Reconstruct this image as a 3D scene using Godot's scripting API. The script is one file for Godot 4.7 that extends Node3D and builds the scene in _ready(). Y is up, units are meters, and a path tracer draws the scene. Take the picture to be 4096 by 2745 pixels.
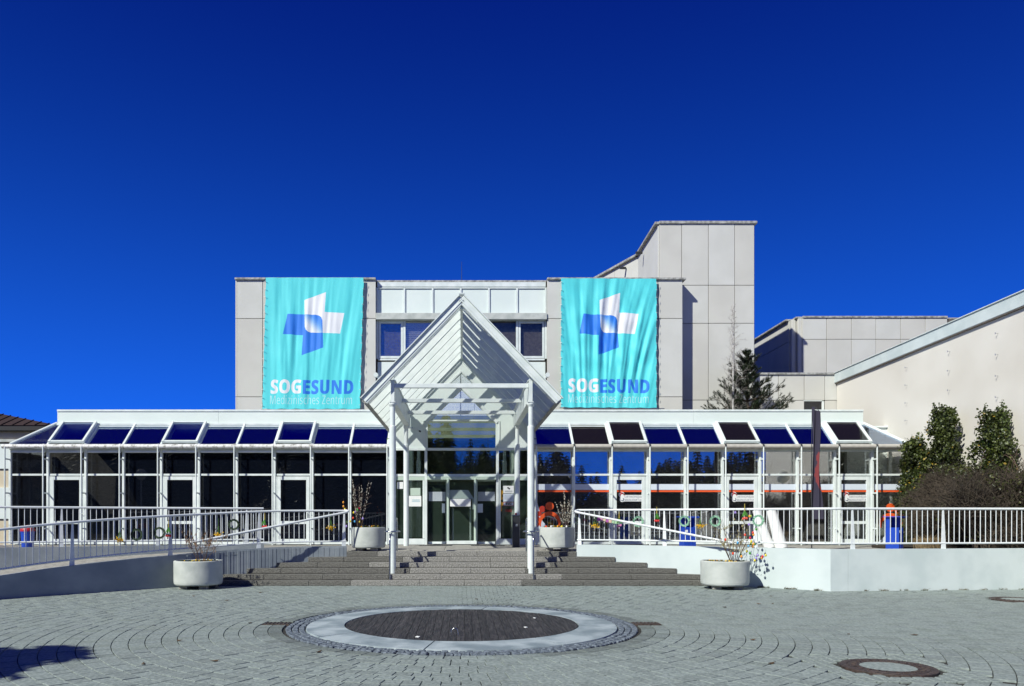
extends Node3D
# A medical centre's glazed pavilion with a gabled entrance canopy, seen across a paved round plaza.
# y is up, metres; the camera stands at x 0, z 0 and looks along -z. "d" below is the distance in front of it (z = -d).

const F := 1755.0
const CX := 1055.0
const HY := 1185.0
const EYE := 1.70
const PLAT := 0.79        # height of the platform in front of the doors
const RISE := 0.1317
const FD := 26.2          # distance of the glazed front
const RD := 27.15         # distance of the white attic wall above it
const UD := 31.0          # distance of the upper storey's front
const TD := 31.6          # distance of the tower's front
const CEN := Vector3(0, 0, -12.3)

var M := {}
var cache := {}
var used := {}
var rng := RandomNumberGenerator.new()

# ------------------------------------------------------------------ helpers
func wx(px: float, d: float) -> float: return (px - CX) * d / F
func wy(py: float, d: float) -> float: return EYE - (py - HY) * d / F

func lin(r: float, g: float, b: float, a := 1.0) -> Color:
	var c := Color(r, g, b).linear_to_srgb()
	c.a = a
	return c

class Mb:
	var v := PackedVector3Array()
	var n := PackedVector3Array()
	var u := PackedVector2Array()
	var c := PackedColorArray()
	var tint := Color(1, 1, 1)
	func tri(a: Vector3, b: Vector3, d: Vector3, ua := Vector2.ZERO, ub := Vector2.ZERO, ud := Vector2.ZERO) -> void:
		var q := (d - a).cross(b - a).normalized()
		v.append(a); v.append(b); v.append(d)
		n.append(q); n.append(q); n.append(q)
		u.append(ua); u.append(ub); u.append(ud)
		c.append(tint); c.append(tint); c.append(tint)
	func trin(a: Vector3, b: Vector3, d: Vector3, na: Vector3, nb: Vector3, nd: Vector3) -> void:
		v.append(a); v.append(b); v.append(d)
		n.append(na); n.append(nb); n.append(nd)
		u.append(Vector2.ZERO); u.append(Vector2.ZERO); u.append(Vector2.ZERO)
		c.append(tint); c.append(tint); c.append(tint)
	func out(a: Vector3, b: Vector3, d: Vector3, from: Vector3) -> void:
		# a face whose front looks away from the point "from"
		var q := (d - a).cross(b - a)
		if q.dot((a + b + d) / 3.0 - from) < 0.0:
			tri(a, d, b)
		else:
			tri(a, b, d)
	func quad(a: Vector3, b: Vector3, d: Vector3, e: Vector3) -> void:
		tri(a, b, d, Vector2(0, 0), Vector2(1, 0), Vector2(1, 1))
		tri(a, d, e, Vector2(0, 0), Vector2(1, 1), Vector2(0, 1))
	func qout(a: Vector3, b: Vector3, d: Vector3, e: Vector3, from: Vector3) -> void:
		out(a, b, d, from); out(a, d, e, from)
	func box(t: Transform3D, s: Vector3, bev := 0.0) -> void:
		var h := s * 0.5
		if bev <= 0.0:
			var p := []
			for i in 8:
				p.append(t * Vector3(h.x if i & 1 else -h.x, h.y if i & 2 else -h.y, h.z if i & 4 else -h.z))
			for f in [[0, 1, 3, 2], [4, 5, 7, 6], [0, 1, 5, 4], [2, 3, 7, 6], [0, 2, 6, 4], [1, 3, 7, 5]]:
				qout(p[f[0]], p[f[1]], p[f[2]], p[f[3]], t.origin)
			return
		var e: float = minf(bev, minf(h.x, minf(h.y, h.z)) * 0.45)
		var g := []   # three points per corner: moved in on the faces across x, y and z
		for i in 8:
			var sx := 1.0 if i & 1 else -1.0
			var sy := 1.0 if i & 2 else -1.0
			var sz := 1.0 if i & 4 else -1.0
			g.append([t * Vector3(sx * h.x, sy * (h.y - e), sz * (h.z - e)), t * Vector3(sx * (h.x - e), sy * h.y, sz * (h.z - e)), t * Vector3(sx * (h.x - e), sy * (h.y - e), sz * h.z)])
			out(g[i][0], g[i][1], g[i][2], t.origin)
		for f in [[0, 1, 3, 2, 2], [4, 5, 7, 6, 2], [0, 1, 5, 4, 1], [2, 3, 7, 6, 1], [0, 2, 6, 4, 0], [1, 3, 7, 5, 0]]:
			qout(g[f[0]][f[4]], g[f[1]][f[4]], g[f[2]][f[4]], g[f[3]][f[4]], t.origin)
		for i in 8:
			for ax in 3:
				var j: int = i ^ (1 << ax)
				if j > i:
					var k1: int = (ax + 1) % 3
					var k2: int = (ax + 2) % 3
					qout(g[i][k1], g[i][k2], g[j][k2], g[j][k1], t.origin)
	func tube(pts: Array, r, sides := 8, caps := true) -> void:
		var rings := []
		var prev := Vector3.ZERO
		for i in pts.size():
			var dir: Vector3 = (pts[mini(i + 1, pts.size() - 1)] - pts[maxi(i - 1, 0)]).normalized()
			var s: Vector3 = prev - dir * prev.dot(dir)
			if s.length() < 0.01:
				s = dir.cross(Vector3(0, 1, 0) if absf(dir.y) < 0.9 else Vector3(1, 0, 0))
			s = s.normalized()
			prev = s
			var w := dir.cross(s)
			var rad: float = r[i] if r is Array else r
			var ring := []
			for k in sides:
				var a := TAU * k / sides
				var nn := s * cos(a) + w * sin(a)
				ring.append([pts[i] + nn * rad, nn])
			rings.append(ring)
		for i in rings.size() - 1:
			for k in sides:
				var a = rings[i][k]; var b = rings[i][(k + 1) % sides]; var d = rings[i + 1][(k + 1) % sides]; var e = rings[i + 1][k]
				trin(a[0], d[0], b[0], a[1], d[1], b[1])
				trin(a[0], e[0], d[0], a[1], e[1], d[1])
		if caps:
			for end in [0, rings.size() - 1]:
				for k in sides:
					var from: Vector3 = pts[1] if end == 0 else pts[end - 1]
					out(pts[end], rings[end][k][0], rings[end][(k + 1) % sides][0], from)
	func lathe(at: Vector3, prof: Array, segs := 32) -> void:
		# profile of Vector2(radius, height), run so that the outside lies to its right going up
		for i in prof.size() - 1:
			var p: Vector2 = prof[i]
			var q: Vector2 = prof[i + 1]
			if p.distance_to(q) < 0.0001:
				continue
			var tg := (q - p).normalized()
			var nn := Vector2(tg.y, -tg.x)
			for k in segs:
				var a0 := TAU * k / segs
				var a1 := TAU * (k + 1) / segs
				var d0 := Vector3(cos(a0), 0, sin(a0))
				var d1 := Vector3(cos(a1), 0, sin(a1))
				var n0 := d0 * nn.x + Vector3(0, nn.y, 0)
				var n1 := d1 * nn.x + Vector3(0, nn.y, 0)
				var A := at + d0 * p.x + Vector3(0, p.y, 0)
				var B := at + d1 * p.x + Vector3(0, p.y, 0)
				var C := at + d1 * q.x + Vector3(0, q.y, 0)
				var D := at + d0 * q.x + Vector3(0, q.y, 0)
				if p.x > 0.0001:
					trin(A, B, C, n0, n1, n1)
				if q.x > 0.0001:
					trin(A, C, D, n0, n1, n0)
	func prism(poly: PackedVector2Array, base: Transform3D, depth: float) -> void:
		# the polygon in the base's xy plane, pushed along its z
		var idx := Geometry2D.triangulate_polygon(poly)
		var cw := Geometry2D.is_polygon_clockwise(poly)
		for i in range(0, idx.size(), 3):
			for zz in [0.0, depth]:
				var mid: Vector3 = base * Vector3(0, 0, depth * 0.5)
				var a: Vector3 = base * Vector3(poly[idx[i]].x, poly[idx[i]].y, zz)
				var b: Vector3 = base * Vector3(poly[idx[i + 1]].x, poly[idx[i + 1]].y, zz)
				var d: Vector3 = base * Vector3(poly[idx[i + 2]].x, poly[idx[i + 2]].y, zz)
				var away: Vector3 = (a + b + d) / 3.0 + base.basis.z * (depth * 0.5 - zz)
				out(a, b, d, away)
		for i in poly.size():
			var p := poly[i]
			var q := poly[(i + 1) % poly.size()]
			var o := Vector2(q.y - p.y, p.x - q.x).normalized() * (-0.01 if cw else 0.01)
			var m := (p + q) * 0.5 - o
			qout(base * Vector3(p.x, p.y, 0), base * Vector3(q.x, q.y, 0), base * Vector3(q.x, q.y, depth), base * Vector3(p.x, p.y, depth), base * Vector3(m.x, m.y, depth * 0.5))
	func mesh(mat: Material) -> ArrayMesh:
		var a := []
		a.resize(Mesh.ARRAY_MAX)
		a[Mesh.ARRAY_VERTEX] = v
		a[Mesh.ARRAY_NORMAL] = n
		a[Mesh.ARRAY_TEX_UV] = u
		a[Mesh.ARRAY_COLOR] = c
		var m := ArrayMesh.new()
		m.add_surface_from_arrays(Mesh.PRIMITIVE_TRIANGLES, a)
		m.surface_set_material(0, mat)
		return m

func numbered(called: String) -> String:
	var k: int = used.get(called, 0)
	used[called] = k + 1
	return called if k == 0 else "%s_%03d" % [called, k]

func tag(o: Node, label: String, category: String, group := "", kind := "") -> void:
	o.set_meta("label", label)
	o.set_meta("category", category)
	if group: o.set_meta("group", group)
	if kind: o.set_meta("kind", kind)

func thing(called: String, at: Vector3, label: String, category: String, group := "", kind := "") -> Node3D:
	var o := Node3D.new()
	o.name = numbered(called)
	add_child(o)
	o.position = at
	tag(o, label, category, group, kind)
	return o

func inst(called: String, mesh: Mesh, parent: Node, xf := Transform3D()) -> MeshInstance3D:
	var o := MeshInstance3D.new()
	o.name = numbered(called) if parent == self else called
	o.mesh = mesh
	parent.add_child(o, true)
	o.transform = xf
	return o

# a mesh given in world coordinates, hung under a parent that stands at a point
func put(called: String, b: Mb, mat: Material, parent: Node) -> MeshInstance3D:
	var off := Vector3.ZERO
	var p := parent
	while p != self:
		off += (p as Node3D).position
		p = p.get_parent()
	return inst(called, b.mesh(mat), parent, Transform3D(Basis(), -off))

func T(x: float, y: float, z: float) -> Transform3D: return Transform3D(Basis(), Vector3(x, y, z))

# a bevelled box of its own; alike boxes share one mesh
func piece(called: String, at: Vector3, size: Vector3, mat: Material, parent: Node, bev := 0.004, basis := Basis()) -> MeshInstance3D:
	var key := "%.4f %.4f %.4f %.4f %d" % [size.x, size.y, size.z, bev, mat.get_instance_id()]
	if not cache.has(key):
		var b := Mb.new()
		b.box(Transform3D(), size, bev)
		cache[key] = b.mesh(mat)
	var off := Vector3.ZERO
	var p := parent
	while p != self:
		off += (p as Node3D).position
		p = p.get_parent()
	return inst(called, cache[key], parent, Transform3D(basis, at - off))

func arc(from: Vector3, mid: Vector3, to: Vector3, k := 6) -> Array:
	var r := []
	for i in k + 1:
		var t := float(i) / k
		r.append(from.lerp(mid, t).lerp(mid.lerp(to, t), t))
	return r

# ------------------------------------------------------------------ materials
func noise_tex(freq: float, lo: Color, hi: Color, sd: int, oct := 4, size := 512, kind := FastNoiseLite.TYPE_SIMPLEX_SMOOTH, p0 := 0.25, p1 := 0.75) -> NoiseTexture2D:
	var f := FastNoiseLite.new()
	f.noise_type = kind
	f.frequency = freq
	f.fractal_octaves = oct
	f.seed = sd
	var t := NoiseTexture2D.new()
	t.width = size
	t.height = size
	t.seamless = true
	t.noise = f
	var g := Gradient.new()
	g.set_color(0, lo); g.set_color(1, hi)
	g.set_offset(0, p0); g.set_offset(1, p1)
	t.color_ramp = g
	return t

func mat(called: String, c: Color, rough := 0.6, metal := 0.0) -> StandardMaterial3D:
	var m := StandardMaterial3D.new()
	m.resource_name = called
	m.albedo_color = c
	m.roughness = rough
	m.metallic = metal
	M[called] = m
	return m

func rough_mat(called: String, lo: Color, hi: Color, freq: float, scale: float, rough := 0.8, sd := 1, relief := 0.0, oct := 5) -> StandardMaterial3D:
	var m := mat(called, Color(1, 1, 1), rough)
	m.albedo_texture = noise_tex(freq, lo, hi, sd, oct)
	m.uv1_triplanar = true
	m.uv1_world_triplanar = true
	m.uv1_scale = Vector3.ONE * scale
	if relief > 0.0:
		m.heightmap_enabled = true
		m.heightmap_texture = noise_tex(freq * 2.0, Color.BLACK, Color.WHITE, sd + 50, oct, 512)
		m.heightmap_scale = relief
	return m

func glass(called: String, c: Color, alpha: float, mirror := 0.0) -> StandardMaterial3D:
	var m := mat(called, c, 0.0)
	m.transparency = BaseMaterial3D.TRANSPARENCY_ALPHA
	m.albedo_color.a = alpha
	m.metallic_specular = 0.6
	if mirror > 0.0:
		# a thin metal coat: a fine grid of mirror specks
		var im := Image.create(64, 64, false, Image.FORMAT_L8)
		var r := RandomNumberGenerator.new()
		r.seed = 5
		for y in 64:
			for x in 64:
				if r.randf() < mirror:
					im.set_pixel(x, y, Color.WHITE)
		m.metallic = 1.0
		m.metallic_texture = ImageTexture.create_from_image(im)
		m.metallic_texture_channel = BaseMaterial3D.TEXTURE_CHANNEL_RED
		m.texture_filter = BaseMaterial3D.TEXTURE_FILTER_NEAREST
		m.uv1_triplanar = true
		m.uv1_world_triplanar = true
		m.uv1_scale = Vector3.ONE * 9.7
		m.uv1_triplanar_sharpness = 150.0
	return m

func make_materials() -> void:
	rough_mat("frame_white", lin(.63, .69, .68), lin(.74, .79, .78), 0.01, 0.35, 0.42, 3)
	rough_mat("attic_white", lin(.66, .735, .71), lin(.71, .775, .75), 0.004, 0.2, 0.55, 4)
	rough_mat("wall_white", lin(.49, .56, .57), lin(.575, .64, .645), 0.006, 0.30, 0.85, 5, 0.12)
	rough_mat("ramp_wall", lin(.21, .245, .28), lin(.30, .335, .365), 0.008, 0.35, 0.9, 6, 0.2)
	rough_mat("panel", lin(.54, .535, .50), lin(.58, .575, .54), 0.005, 0.22, 0.8, 7, 0.05)
	rough_mat("panel_warm", lin(.53, .52, .48), lin(.57, .56, .52), 0.005, 0.19, 0.8, 17, 0.05)
	rough_mat("panel_pale", lin(.55, .55, .52), lin(.59, .59, .56), 0.005, 0.21, 0.8, 27, 0.05)
	rough_mat("joint", lin(.10, .085, .075), lin(.16, .14, .12), 0.02, 0.5, 0.95, 8)
	rough_mat("cap", lin(.20, .20, .19), lin(.44, .44, .42), 0.015, 0.6, 0.85, 9, 0.2)
	rough_mat("cream", lin(.62, .585, .53), lin(.70, .67, .62), 0.004, 0.08, 0.9, 10, 0.1)
	rough_mat("cream_house", lin(.58, .50, .36), lin(.66, .58, .43), 0.005, 0.2, 0.9, 11)
	rough_mat("paving_bed", lin(.020, .019, .017), lin(.045, .043, .038), 0.03, 0.5, 0.95, 12)
	for i in 4:
		var k: float = [0.90, 1.0, 1.08, 0.96][i]
		rough_mat("block_%d" % i, lin(.182 * k, .218 * k, .209 * k), lin(.292 * k, .338 * k, .325 * k), 0.035, 0.9, 0.9, 20 + i, 0.10, 4)
	M["block_tinted"] = M.block_1.duplicate()
	M.block_tinted.vertex_color_use_as_albedo = true
	rough_mat("sett", lin(.05, .065, .085), lin(.22, .26, .31), 0.03, 0.8, 0.75, 30, 0.4)
	rough_mat("basin", lin(.20, .25, .28), lin(.40, .46, .49), 0.009, 0.30, 0.7, 31, 0.1)
	rough_mat("step", lin(.060, .058, .052), lin(.235, .23, .212), 0.06, 0.9, 0.85, 32, 0.5, 3)
	rough_mat("step_pale", lin(.165, .160, .148), lin(.36, .352, .33), 0.05, 0.8, 0.85, 33, 0.5, 4)
	rough_mat("platform", lin(.26, .25, .225), lin(.40, .385, .35), 0.02, 0.5, 0.85, 34, 0.2)
	rough_mat("planter", lin(.40, .43, .41), lin(.52, .545, .52), 0.008, 0.5, 0.85, 35, 0.25)
	rough_mat("soil", lin(.02, .015, .01), lin(.07, .05, .035), 0.04, 0.9, 0.95, 36, 1.0)
	rough_mat("iron", lin(.034, .025, .021), lin(.085, .058, .048), 0.03, 0.8, 0.6, 37, 0.4)
	for i in 4:
		var k: float = [0.8, 1.0, 1.25, 0.92][i]
		var m := rough_mat("plank_%d" % i, lin(.018 * k, .017 * k, .020 * k), lin(.055 * k, .050 * k, .052 * k), 0.02, 0.4, 0.75, 40 + i, 0.4)
		m.uv1_scale = Vector3(1.6, 1.0, 0.16)
	rough_mat("rail_white", lin(.66, .70, .72), lin(.76, .79, .80), 0.02, 0.8, 0.45, 44)
	mat("steel", lin(.50, .52, .55), 0.22, 1.0)
	rough_mat("gutter", lin(.30, .29, .26), lin(.72, .73, .72), 0.02, 0.5, 0.55, 45)
	M.gutter.albedo_texture = noise_tex(0.02, lin(.26, .25, .22), lin(.74, .75, .74), 45, 5, 512, FastNoiseLite.TYPE_SIMPLEX_SMOOTH, 0.2, 0.45)
	rough_mat("awning", lin(.42, .40, .36), lin(.50, .48, .44), 0.02, 0.5, 0.8, 46)
	rough_mat("dark_room", lin(.20, .20, .19), lin(.27, .265, .25), 0.01, 0.2, 0.9, 47)
	rough_mat("lobby_wall", lin(.13, .16, .09), lin(.19, .22, .13), 0.01, 0.2, 0.9, 48)
	rough_mat("lobby_floor", lin(.10, .10, .09), lin(.16, .16, .14), 0.02, 0.4, 0.5, 49)
	mat("green_frame", lin(.46, .56, .48), 0.4)
	mat("grey_panel", lin(.30, .37, .35), 0.35)
	mat("sign_white", lin(.78, .79, .78), 0.5)
	mat("sticker_white", lin(.62, .68, .76), 0.6)
	mat("orange", lin(.78, .10, .015), 0.55)
	mat("deep_red", lin(.45, .03, .012), 0.55)
	mat("print_grey", lin(.12, .15, .20), 0.6)
	mat("print_black", lin(.01, .01, .012), 0.6)
	mat("print_red", lin(.55, .03, .03), 0.6)
	mat("print_blue", lin(.20, .42, .50), 0.6)
	mat("footprint", lin(.72, .36, .02), 0.6)
	mat("bin_blue", lin(.01, .055, .42), 0.35)
	mat("bin_red", lin(.45, .02, .03), 0.4)
	mat("flag", lin(.028, .025, .048), 0.85)
	mat("flag_red", lin(.19, .030, .034), 0.8)
	mat("dark_metal", lin(.05, .052, .055), 0.4, 0.3)
	mat("black", lin(.012, .012, .014), 0.5)
	mat("red_lamp", lin(.35, .01, .015), 0.25)
	rough_mat("dark_roof", lin(.018, .009, .009), lin(.042, .019, .017), 0.02, 0.5, 0.9, 52)
	rough_mat("bark", lin(.07, .05, .035), lin(.16, .12, .085), 0.03, 0.8, 0.95, 53, 0.5)
	rough_mat("birch_bark", lin(.36, .34, .32), lin(.66, .64, .61), 0.03, 1.0, 0.9, 54)
	mat("twig", lin(.10, .065, .048), 0.9)
	mat("catkin", lin(.42, .40, .33), 0.9)
	M["leafy"] = mat("leafy", Color(1, 1, 1), 0.45)
	M.leafy.vertex_color_use_as_albedo = true
	M.leafy.backlight_enabled = true
	M.leafy.backlight = Color(.25, .28, .08)
	M["twiggy"] = mat("twiggy", Color(1, 1, 1), 0.9)
	M.twiggy.vertex_color_use_as_albedo = true
	mat("petal", Color(1, 1, 1), 0.7)
	M.petal.vertex_color_use_as_albedo = true
	glass("glass_dark", lin(.004, .006, .012), 0.63)
	glass("glass_mirror", lin(.84, .86, .86), 0.10, 0.23)
	M.glass_mirror.albedo_color = lin(.84, .86, .86, 0.0)
	glass("glass_sky", lin(.55, .68, .92), 0.0, 0.40)
	glass("glass_window", lin(.02, .03, .05), 0.2, 0.0)
	glass("glass_darkening", lin(.014, .022, .030), 0.80)  # dark tint hides the sunlit interior; its lifted grey imitates a soft sheen
	glass("glass_brown", lin(.014, .011, .007), 0.62)
	glass("glass_clear", lin(.10, .16, .12), 0.10)
	glass("glass_gable", lin(.50, .66, .60), 0.0, 0.20)
	glass("roof_sheet", lin(.55, .70, .62), 0.10)
	var gl := mat("globe", lin(.80, .80, .76), 0.15)
	gl.backlight_enabled = true
	gl.backlight = Color(.6, .6, .55)

# ------------------------------------------------------------------ scene
func _ready() -> void:
	rng.seed = 7
	var cam := Camera3D.new()
	cam.name = "camera"
	add_child(cam)
	cam.projection = Camera3D.PROJECTION_FRUSTUM
	cam.near = 0.1
	cam.far = 900.0
	cam.size = 1568.0 / F * 0.1
	cam.frustum_offset = Vector2((1170.0 - CX) / F * 0.1, (HY - 784.0) / F * 0.1)
	cam.position = Vector3(0, EYE, 0)
	cam.current = true

	var env := Environment.new()
	env.background_mode = Environment.BG_SKY
	var sm := ProceduralSkyMaterial.new()
	sm.sky_top_color = lin(.0, .0, .125)
	sm.sky_horizon_color = lin(.016, .195, 1.15)
	sm.sky_curve = 0.19
	sm.ground_bottom_color = lin(.05, .055, .05)
	sm.ground_horizon_color = lin(.10, .14, .20)
	sm.sun_angle_max = 1.0
	var sky := Sky.new()
	sky.sky_material = sm
	env.sky = sky
	env.tonemap_mode = Environment.TONE_MAPPER_LINEAR
	env.tonemap_exposure = 1.07
	env.sdfgi_enabled = true
	env.ssao_enabled = true
	env.ssil_enabled = true
	var we := WorldEnvironment.new()
	we.name = "environment"
	we.environment = env
	add_child(we)

	var sun := DirectionalLight3D.new()
	sun.name = "sun"
	sun.light_energy = 1.6
	sun.light_color = Color(1.0, 1.0, .95)
	sun.light_angular_distance = 0.5
	sun.shadow_enabled = true
	add_child(sun)
	sun.look_at_from_position(Vector3.ZERO, Vector3(0.557, -0.616, -0.557))

	make_materials()
	ground()
	stairs_and_walls()
	pavilion()
	entrance()
	canopy()
	upper_block()
	tower()
	right_buildings()
	left_house()
	banners()
	railings()
	fountain()
	manholes()
	dead_leaves()
	planters()
	furniture()
	decorations()
	plants()
	surroundings()

# wall lines in plan, as (x, d)
var right_line := [Vector2(3.16, 21.12), Vector2(4.15, 20.80), Vector2(4.93, 20.44), Vector2(5.62, 20.09), Vector2(6.22, 19.72), Vector2(7.0, 19.2), Vector2(7.8, 18.58), Vector2(8.6, 17.9), Vector2(11.0, 18.15), Vector2(13.5, 18.4), Vector2(15.58, 18.6)]
var left_line := [Vector2(-3.16, 21.12), Vector2(-4.15, 20.80), Vector2(-4.93, 20.44), Vector2(-5.62, 20.09), Vector2(-6.22, 19.72), Vector2(-6.95, 19.05), Vector2(-7.7, 18.3), Vector2(-8.4, 17.55), Vector2(-9.1, 16.8), Vector2(-9.7, 16.1), Vector2(-10.6, 15.0), Vector2(-11.6, 13.7), Vector2(-12.8, 12.1)]
var left_top := [0.94, 0.94, 0.93, 0.90, 0.86, 0.81, 0.75, 0.68, 0.59, 0.49, 0.36, 0.24, 0.16]
var back_line := [Vector2(-5.55, 21.55), Vector2(-7.0, 20.95), Vector2(-8.5, 20.25), Vector2(-10.0, 19.5), Vector2(-11.3, 18.8), Vector2(-13.0, 17.8), Vector2(-15.5, 16.2)]

func on_plaza(x: float, d: float) -> bool:
	if d > 19.45 and absf(x) < 6.3:
		return false
	var line: Array = right_line if x > 0 else left_line
	for i in line.size() - 1:
		var a: Vector2 = line[i]
		var b: Vector2 = line[i + 1]
		if absf(x) >= absf(a.x) and absf(x) < absf(b.x):
			return d < lerpf(a.y, b.y, (x - a.x) / (b.x - a.x)) + 0.15
	return absf(x) < 6.3

func ground() -> void:
	var b := Mb.new()
	b.quad(Vector3(-450, -0.045, 450), Vector3(-450, -0.045, -450), Vector3(450, -0.045, -450), Vector3(450, -0.045, 450))
	var g := put("ground", b, M.paving_bed, self)
	tag(g, "flat ground beneath and beyond the paving", "ground", "", "structure")

	var plaza := thing("plaza_paving", CEN, "grey concrete block paving laid in rings around the covered fountain", "paving", "", "structure")
	b = Mb.new()
	b.quad(Vector3(-13.2, -0.022, -2), Vector3(-13.2, -0.022, -21), Vector3(15.6, -0.022, -21), Vector3(15.6, -0.022, -2))
	put("bed", b, M.paving_bed, plaza)
	var spots := []
	var ring := 0
	var r := 2.80
	while r < 15.5:
		var w := 0.21
		var nb := int(round(TAU * (r + w * 0.5) / 0.205))
		var shift := (ring % 2) * 0.5 + rng.randf() * 0.15
		for k in nb:
			var a := (k + shift) * TAU / nb
			var x := sin(a) * (r + w * 0.5)
			var d := 12.3 + cos(a) * (r + w * 0.5)
			if d < 3.0 or x < -13.0 or x > 15.4 or not on_plaza(x, d):
				continue
			if absf(x - 4.87) < 0.80 and absf(d - 8.77) < 0.80:
				continue
			if Vector2(x - 11.65, d - 16.1).length() < 0.62:
				continue
			if absf(absf(x) - 2.98) < 0.24 and absf(d - 12.45) < 0.14:
				continue
			spots.append([ring, r, nb, a, x, d])
		r += w
		ring += 1
	# the 300 blocks that show largest stand alone
	var near := []
	for s in spots:
		var px: float = CX + s[4] * F / s[5]
		var py: float = HY + EYE * F / s[5]
		if px > 0 and px < 2340 and py < 1568:
			near.append(s)
	near.sort_custom(func(p, q): return Vector2(p[4], p[5]).length() < Vector2(q[4], q[5]).length())
	var alone := {}
	for s in near.slice(0, 300):
		alone["%d %.4f" % [s[0], s[3]]] = true
	var many := Mb.new()
	var shapes := {}
	for s in spots:
		var da: float = TAU / s[2]
		var rr: float = s[1] + 0.105
		var up := rng.randf_range(-0.0035, 0.0035)
		var lean := Vector2(rng.randf_range(-.006, .006), rng.randf_range(-.006, .006))
		var turn := rng.randf_range(-.012, .012)
		if alone.has("%d %.4f" % [s[0], s[3]]):
			var tone := rng.randi() % 4
			var key := "%d %d" % [s[0], tone]
			if not shapes.has(key):
				var one := Mb.new()
				block(one, Transform3D(), s[1], da)
				shapes[key] = one.mesh(M["block_%d" % tone])
			var bs := Basis(Vector3.UP, -s[3] + turn) * Basis(Vector3.RIGHT, lean.x) * Basis(Vector3.BACK, lean.y)
			inst("paving_block", shapes[key], plaza, Transform3D(bs, Vector3(sin(s[3]) * rr, up, -cos(s[3]) * rr)))
		else:
			var t: float = rng.randf_range(0.84, 1.12) * (0.62 if s[0] == 0 else (0.80 if s[0] == 1 and rng.randf() < .7 else 1.0))
			many.tint = Color(t, t * rng.randf_range(0.99, 1.01), t * rng.randf_range(0.97, 1.02))
			block(many, Transform3D(Basis(Vector3.UP, -s[3] + turn) * Basis(Vector3.RIGHT, lean.x) * Basis(Vector3.BACK, lean.y), CEN + Vector3(sin(s[3]) * rr, up, -cos(s[3]) * rr)), s[1], da)
	var rest := put("paving_blocks", many, M.block_tinted, plaza)
	rest.set_meta("kind", "stuff")

func block(b: Mb, t: Transform3D, r: float, da: float) -> void:
	# one ring stone about its own middle: trapezoid top with a worn edge, sides down into the bed
	var g := 0.0055
	var e := 0.003
	var r0 := r + g
	var r1 := r + 0.21 - g
	var rm := r + 0.105
	var top := []
	var rim := []
	var low := []
	for c in [[r0, -1.0], [r0, 1.0], [r1, 1.0], [r1, -1.0]]:
		var half: float = c[0] * tan(da * 0.5) - g
		var inr: float = (1.0 if c[0] == r0 else -1.0) * e
		var p := Vector3(c[1] * half, 0, -(c[0] - rm))
		rim.append(t * (p + Vector3(0, -0.003, 0)))
		low.append(t * (p + Vector3(0, -0.04, 0)))
		top.append(t * (Vector3(c[1] * (half - e), 0, -(c[0] + inr - rm))))
	var mid := t * Vector3(0, -0.02, 0)
	b.qout(top[0], top[1], top[2], top[3], mid)
	for i in 4:
		var j := (i + 1) % 4
		b.qout(rim[i], rim[j], top[j], top[i], mid)
		b.qout(low[i], low[j], rim[j], rim[i], mid)

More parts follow.
